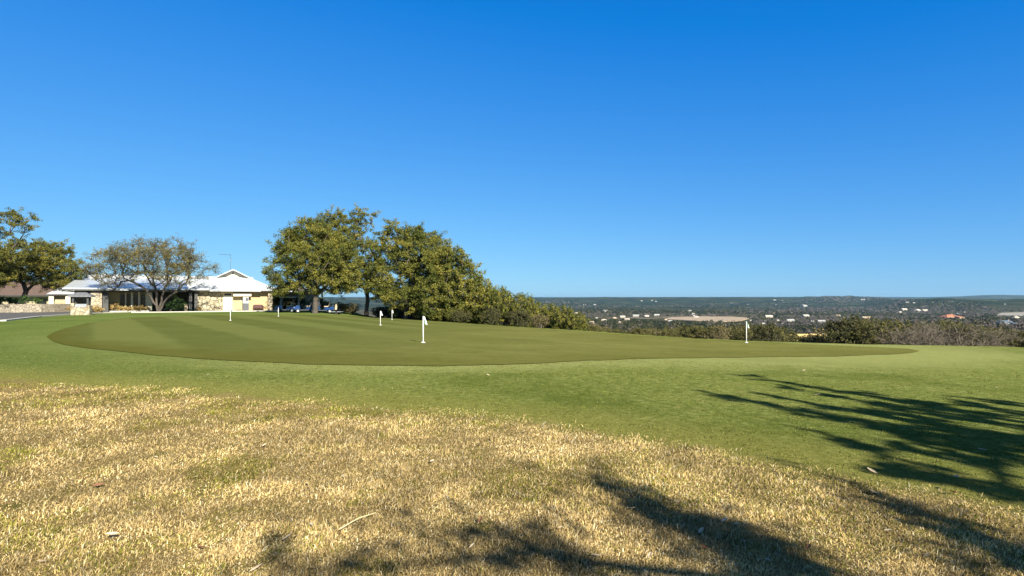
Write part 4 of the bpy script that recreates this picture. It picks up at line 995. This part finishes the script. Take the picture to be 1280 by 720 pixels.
# ------------------------------------------------------------------ practice flags
def flag(px,base,top,kind,label):
    x,d=hit(px,base,8,120); z=float(hz(x,d))+.016; h=(base-top)*d/F
    t=thing('practice_flag',(x,d,z),label,'golf flag','practice flags on the putting green')
    g=MB(); g.tube([(0,0,-.1),(0,0,h*.72),(0,0,h)],[.024,.022,.014],8); part(g,'pole','pole',t,smooth=True)
    g=MB(); g.tube([(0,0,.0),(0,0,.02)],[.085,.07],16); part(g,'cup_rim','pole',t)
    if kind:
        H=.26*h; W_=.15
        def cloth(s0,s1,nx=6,nz=6):
            mb=MB(); V=[]
            for i in range(nz+1):
                for j in range(nx+1):
                    s=s0+(s1-s0)*j/nx; t_=i/nz
                    w=W_*(.25+.75*t_)          # hangs limp: narrow at the top, wider low down
                    V.append((.02+s*w,.03*math.sin(s*7+t_*2)-.02*s,h-.01-H*t_-s*.07*h*(t_**.7)))
            mb.add(V,[(i*(nx+1)+j,i*(nx+1)+j+1,(i+1)*(nx+1)+j+1,(i+1)*(nx+1)+j) for i in range(nz) for j in range(nx)]); return mb
        if kind=='g':
            c=part(cloth(.55,1.),'flag','flag_white',t,smooth=True); b=part(cloth(0,.55),'flag_band','flag_green',c,smooth=True)
        elif kind=='gg':
            c=part(cloth(.7,1.),'flag','flag_white',t,smooth=True); b=part(cloth(0,.7),'flag_band','flag_green',c,smooth=True)
        elif kind=='d': c=part(cloth(0,1.),'flag','flag_grey',t,smooth=True)
        else: c=part(cloth(0,1.),'flag','flag_white',t,smooth=True)
flag(529,428.7,395.6,'g','nearest practice flag, pale green and white, centre of the green')
flag(933,428.6,402.,'gg','green flag on a white pole near the valley edge')
flag(475.5,406.7,389,'w','white flag in line with the dark trunk of the spiky oak')
flag(490,400.,387.5,'w','farther small white flag close to the shaded grove')
flag(288,400.8,385,'d','white pole with dark limp flag before the white door')
flag(348,395.6,384.5,None,'short white pole without visible cloth before the golf cart')

# ------------------------------------------------------------------ fallen leaves
def leaf_mesh(mat,seed):
    r=np.random.default_rng(seed); mb=MB(); n=7; V=[]; curl=r.uniform(.2,.7)
    for i in range(n):
        t=i/(n-1); w=.36*math.sin(math.pi*min(.97,t*.93+.05))**.8; zc=curl*.35*((t-.5)**2)*2
        for s,k in ((-1,1),(0,0),(1,1)): V.append((t-.5,s*w*.5,zc+k*w*curl*.5+r.normal(0,.01)))
    mb.add(V,[(i*3+j,i*3+j+1,(i+1)*3+j+1,(i+1)*3+j) for i in range(n-1) for j in range(2)])
    return mb.slab if False else mb
lp={'p':[leaf_mesh('p',k) for k in range(3)],'r':[leaf_mesh('r',k+9) for k in range(2)]}
lp={k:[b.build('fallen_leaf',M['leaf_pale' if k=='p' else 'leaf_rust']) for b in v] for k,v in lp.items()}
LU=set()
def leaf(px,row,size,k,label,group,rz=None,lift=.03):
    x,d=hit(px,row,2.5,60); z=float(hz(x,d))+lift
    src=lp[k][int(rng.integers(len(lp[k])))]
    if src.name in LU: o=src.copy(); COL.objects.link(o)
    else: LU.add(src.name); o=src
    o.location=(x,d,z); o.rotation_euler=(rng.normal(0,.25),rng.normal(0,.25),rng.uniform(0,6.28) if rz is None else rz); o.scale=(size,size,size)
    tag(o,label,'leaf',group); return o
GP='pale fallen leaves on the tan turf'; LP='pale dry leaf lying on the tan dormant grass'
leaf(140,676,.075,'p','largest pale leaf on tan turf near the near left corner','pale fallen leaves on the tan turf',.5,.045)
leaf(53,708,.07,'p','narrow pale leaf lowest on the tan turf toward the left corner',GP,1.2)
leaf(320,717,.08,'p','pale leaf at the bottom edge beside a dark shadow blot',GP,.5)
leaf(359,677,.075,'p','pale curled leaf at the top of the leftmost shadow blot',GP,.4)
leaf(876,669,.075,'p','round pale bluish leaf within the largest tan turf shadow',GP,.8)
leaf(123,611,.085,'r','long rust brown leaf on tan turf, left part','rusty fallen leaves',.5)
leaf(1093,620,.08,'p','pale leaf just under the lawn boundary on the right',GP)
leaf(1192,620,.09,'r','rust coloured leaf at the lawn boundary on the right','rusty fallen leaves',.1)
for px,row in ((75,577),(124,577),(195,575),(390,661),(245,600),(466,615),(384,609),(480,546),(560,627),(470,693),(530,700),(585,600),(680,610),(590,688),(640,560),(715,590),(790,640),(846,632),(920,660),(1000,609),(1057,620),(905,655),(930,682),(960,706),(812,700),(700,665),(1030,655),(1110,668),(1160,700),(430,600),(330,560),(200,520),(120,540),(300,500),(660,650),(745,700),(990,640),(540,580)):
    leaf(px,row,rng.uniform(.04,.068),'p',LP,GP)
for px,row in ((740,712),(600,655),(880,690),(1010,690),(250,690)): leaf(px,row,.055,'r','small rust leaf on the tan dormant grass','small rusty leaves')
for px,row,s in ((1022,495,.12),(1005,464,.11),(1246,486,.11),(1228,565,.10),(1060,531,.08),(1090,592,.09),(1195,599,.08),(1000,476,.07),(1180,612,.06),(365,476,.09),(460,495,.07),(260,470,.09),(790,447,.09),(1028,536,.07),(918,541,.06),(610,470,.08),(530,486,.08)):
    leaf(px,row,s,'p','pale dry leaf lying on the short green turf','pale leaves on the green turf',lift=.025)
x0,d0=hit(424,671); x1,d1=hit(470,651)
DS=thing('dry_stem',(x0,d0,float(hz(x0,d0))),'long straw stem lying on the tan turf','stem')
g=MB(); g.tube([(0,0,.05),((x1-x0)*.5,(d1-d0)*.5,.072),(x1-x0,d1-d0,.06)],[.0045,.004,.002],5); g.build('stalk',M['straw'],DS)

# ------------------------------------------------------------------ sun direction and the trees that cast the near shadows
SUN_EL=R(30.); sx,sy=.482,-.876     # horizontal direction towards the sun
def lift(px,row,h):
    d=EYE*F/(row-HR)
    for _ in range(4): d=(EYE-float(hz(X(px,d),d)))*F/(row-HR)
    x=X(px,d); t=h/math.tan(SUN_EL); return np.array([x+sx*t,d+sy*t,h])
def shadow_tree(label,base,fork,shadow,extra,rc,nl,size,dmin,**kw):
    C=[]
    for px,row,h in shadow: C.append(lift(px,row,h))
    C=np.array(C); E_=ell_points(extra,.7); C=np.r_[C,thin(E_,dmin)]
    return make_tree('live_oak',label,'tree',base,fork,C,rc,nl,size,OLIVE,group='oaks beside the near bank',twig_r=.012,**kw)
A=[]
for (p0,r0_),(p1,r1_),n,h0,h1 in (((948,472),(1300,529),9,8.6,6.6),((1000,486),(1300,540),6,8.0,6.4),((900,494),(1300,571),11,8.6,6.0),((990,500),(1300,556),8,8.2,6.2),((1060,552),(1300,592),4,7.0,5.6),((1110,583),(1300,622),4,6.4,5.2)):
    for k in range(n):
        t=(k+.3)/n; A.append((p0+(p1-p0)*t,r0_+(r1_-r0_)*t+rng.normal(0,1),h0+(h1-h0)*t))
for k in range(46): 
    p=rng.uniform(1120,1420); A.append((p,rng.uniform(500,566)+(p-1200)*.08,rng.uniform(5.2,7.5)))
shadow_tree('live oak out beside the lawn whose shadow streaks over the green turf',(14.6,-3.2,-.25),(14.3,-3.0,3.2),A,[(14.6,-3.2,6.2,2.4,2.8,1.8)],.30,95,.13,.75,r0=.02,twigs=5)
Bp=[]
for k in range(12): t=k/11; Bp.append((755+t*260,606+t*100+rng.normal(0,5),6.2-t*.7))
for k in range(20): 
    p=rng.uniform(790,1010); Bp.append((p,632+(p-800)*.36+abs(rng.normal(0,24)),rng.uniform(5.0,6.2)))
for (p,r_) in ((640,672),(665,690),(690,700),(620,650),(655,655),(710,712),(735,715),(590,700),(745,610),(765,618),(355,704),(362,716),(428,718),(500,662),(640,712)): Bp.append((p,r_+rng.normal(0,3),rng.uniform(5.2,6.2)))
for k in range(14): t=k/13; Bp.append((1075+t*240,614+t*92+rng.normal(0,5),5.6-t*.6))
for k in range(4): Bp.append((rng.uniform(1180,1320),rng.uniform(690,720),rng.uniform(4.6,5.4)))
shadow_tree('live oak behind the viewpoint whose shadow dapples the tan bank',(7.6,-6.6,-.05),(7.4,-6.4,2.4),Bp,[(7.4,-7.0,4.9,2.6,2.4,1.3)],.38,20,.085,.85,r0=.016,twigs=5)

# ------------------------------------------------------------------ haze, sky, sun, camera
m,nt,bs,out=newmat('haze'); nt.nodes.remove(bs)
pv=nt.nodes.new('ShaderNodeVolumePrincipled'); pv.inputs['Color'].default_value=(.42,.74,1.,1); pv.inputs['Density'].default_value=3.6e-5; pv.inputs['Anisotropy'].default_value=.2
nt.links.new(pv.outputs[0],out.inputs['Volume'])
hb=MB(); hb.box(-17000,17000,-17000,17000,-85,105); h_=hb.build('haze',m); tag(h_,'thin blue air over the whole valley','haze',kind='stuff')

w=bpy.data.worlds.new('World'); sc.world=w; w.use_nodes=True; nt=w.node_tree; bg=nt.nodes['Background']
sky=nt.nodes.new('ShaderNodeTexSky'); sky.sky_type='NISHITA'; sky.sun_disc=False; sky.sun_elevation=SUN_EL; sky.sun_rotation=math.atan2(sx,sy)
sky.altitude=500; sky.air_density=1.0; sky.dust_density=0; sky.ozone_density=1.0
sp_=nt.nodes.new('ShaderNodeSeparateColor'); cb=nt.nodes.new('ShaderNodeCombineColor'); nt.links.new(sky.outputs[0],sp_.inputs[0])
for i,(p_,g_,o_) in enumerate(((.6,.207,-.0580),(.55,.345,-.0530),(.2,.7488,-.2913))):      # deep polarised winter blue
    v_=math_(nt,'MULTIPLY_ADD',math_(nt,'POWER',math_(nt,'MULTIPLY',sp_.outputs[i],.1),p_),g_*10,o_*10)
    nt.links.new(math_(nt,'MAXIMUM',v_,.02),cb.inputs[i])
# dim muted blue added to the unseen upper sky, cutting blue ambient light
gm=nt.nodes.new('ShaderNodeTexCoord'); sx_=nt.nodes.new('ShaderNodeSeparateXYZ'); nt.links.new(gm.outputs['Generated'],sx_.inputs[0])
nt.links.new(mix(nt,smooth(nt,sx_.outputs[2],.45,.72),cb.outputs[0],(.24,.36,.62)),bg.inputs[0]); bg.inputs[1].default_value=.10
sl_=bpy.data.lights.new('sun','SUN'); sl_.energy=5.0; sl_.angle=R(.5); sl_.color=(1.,.93,.78)
so=bpy.data.objects.new('sun',sl_); COL.objects.link(so); so.location=(30,-50,60)
from mathutils import Vector
so.rotation_euler=Vector((sx*math.cos(SUN_EL),sy*math.cos(SUN_EL),math.sin(SUN_EL))).to_track_quat('Z','Y').to_euler()
cam=bpy.data.cameras.new('camera'); cam.sensor_width=36; cam.lens=F/1280*36; cam.shift_y=(HR-360)/1280; cam.clip_end=60000; cam.clip_start=.1
co=bpy.data.objects.new('camera',cam); COL.objects.link(co); co.location=(0,0,EYE); co.rotation_euler=(R(90),0,0); sc.camera=co
sc.view_settings.view_transform='Standard'; sc.view_settings.look='None'; sc.view_settings.exposure=1.2; sc.view_settings.gamma=1
sc.cycles.max_bounces=6; sc.cycles.volume_bounces=0; sc.cycles.transparent_max_bounces=8
sc.render.resolution_x=1024; sc.render.resolution_y=576
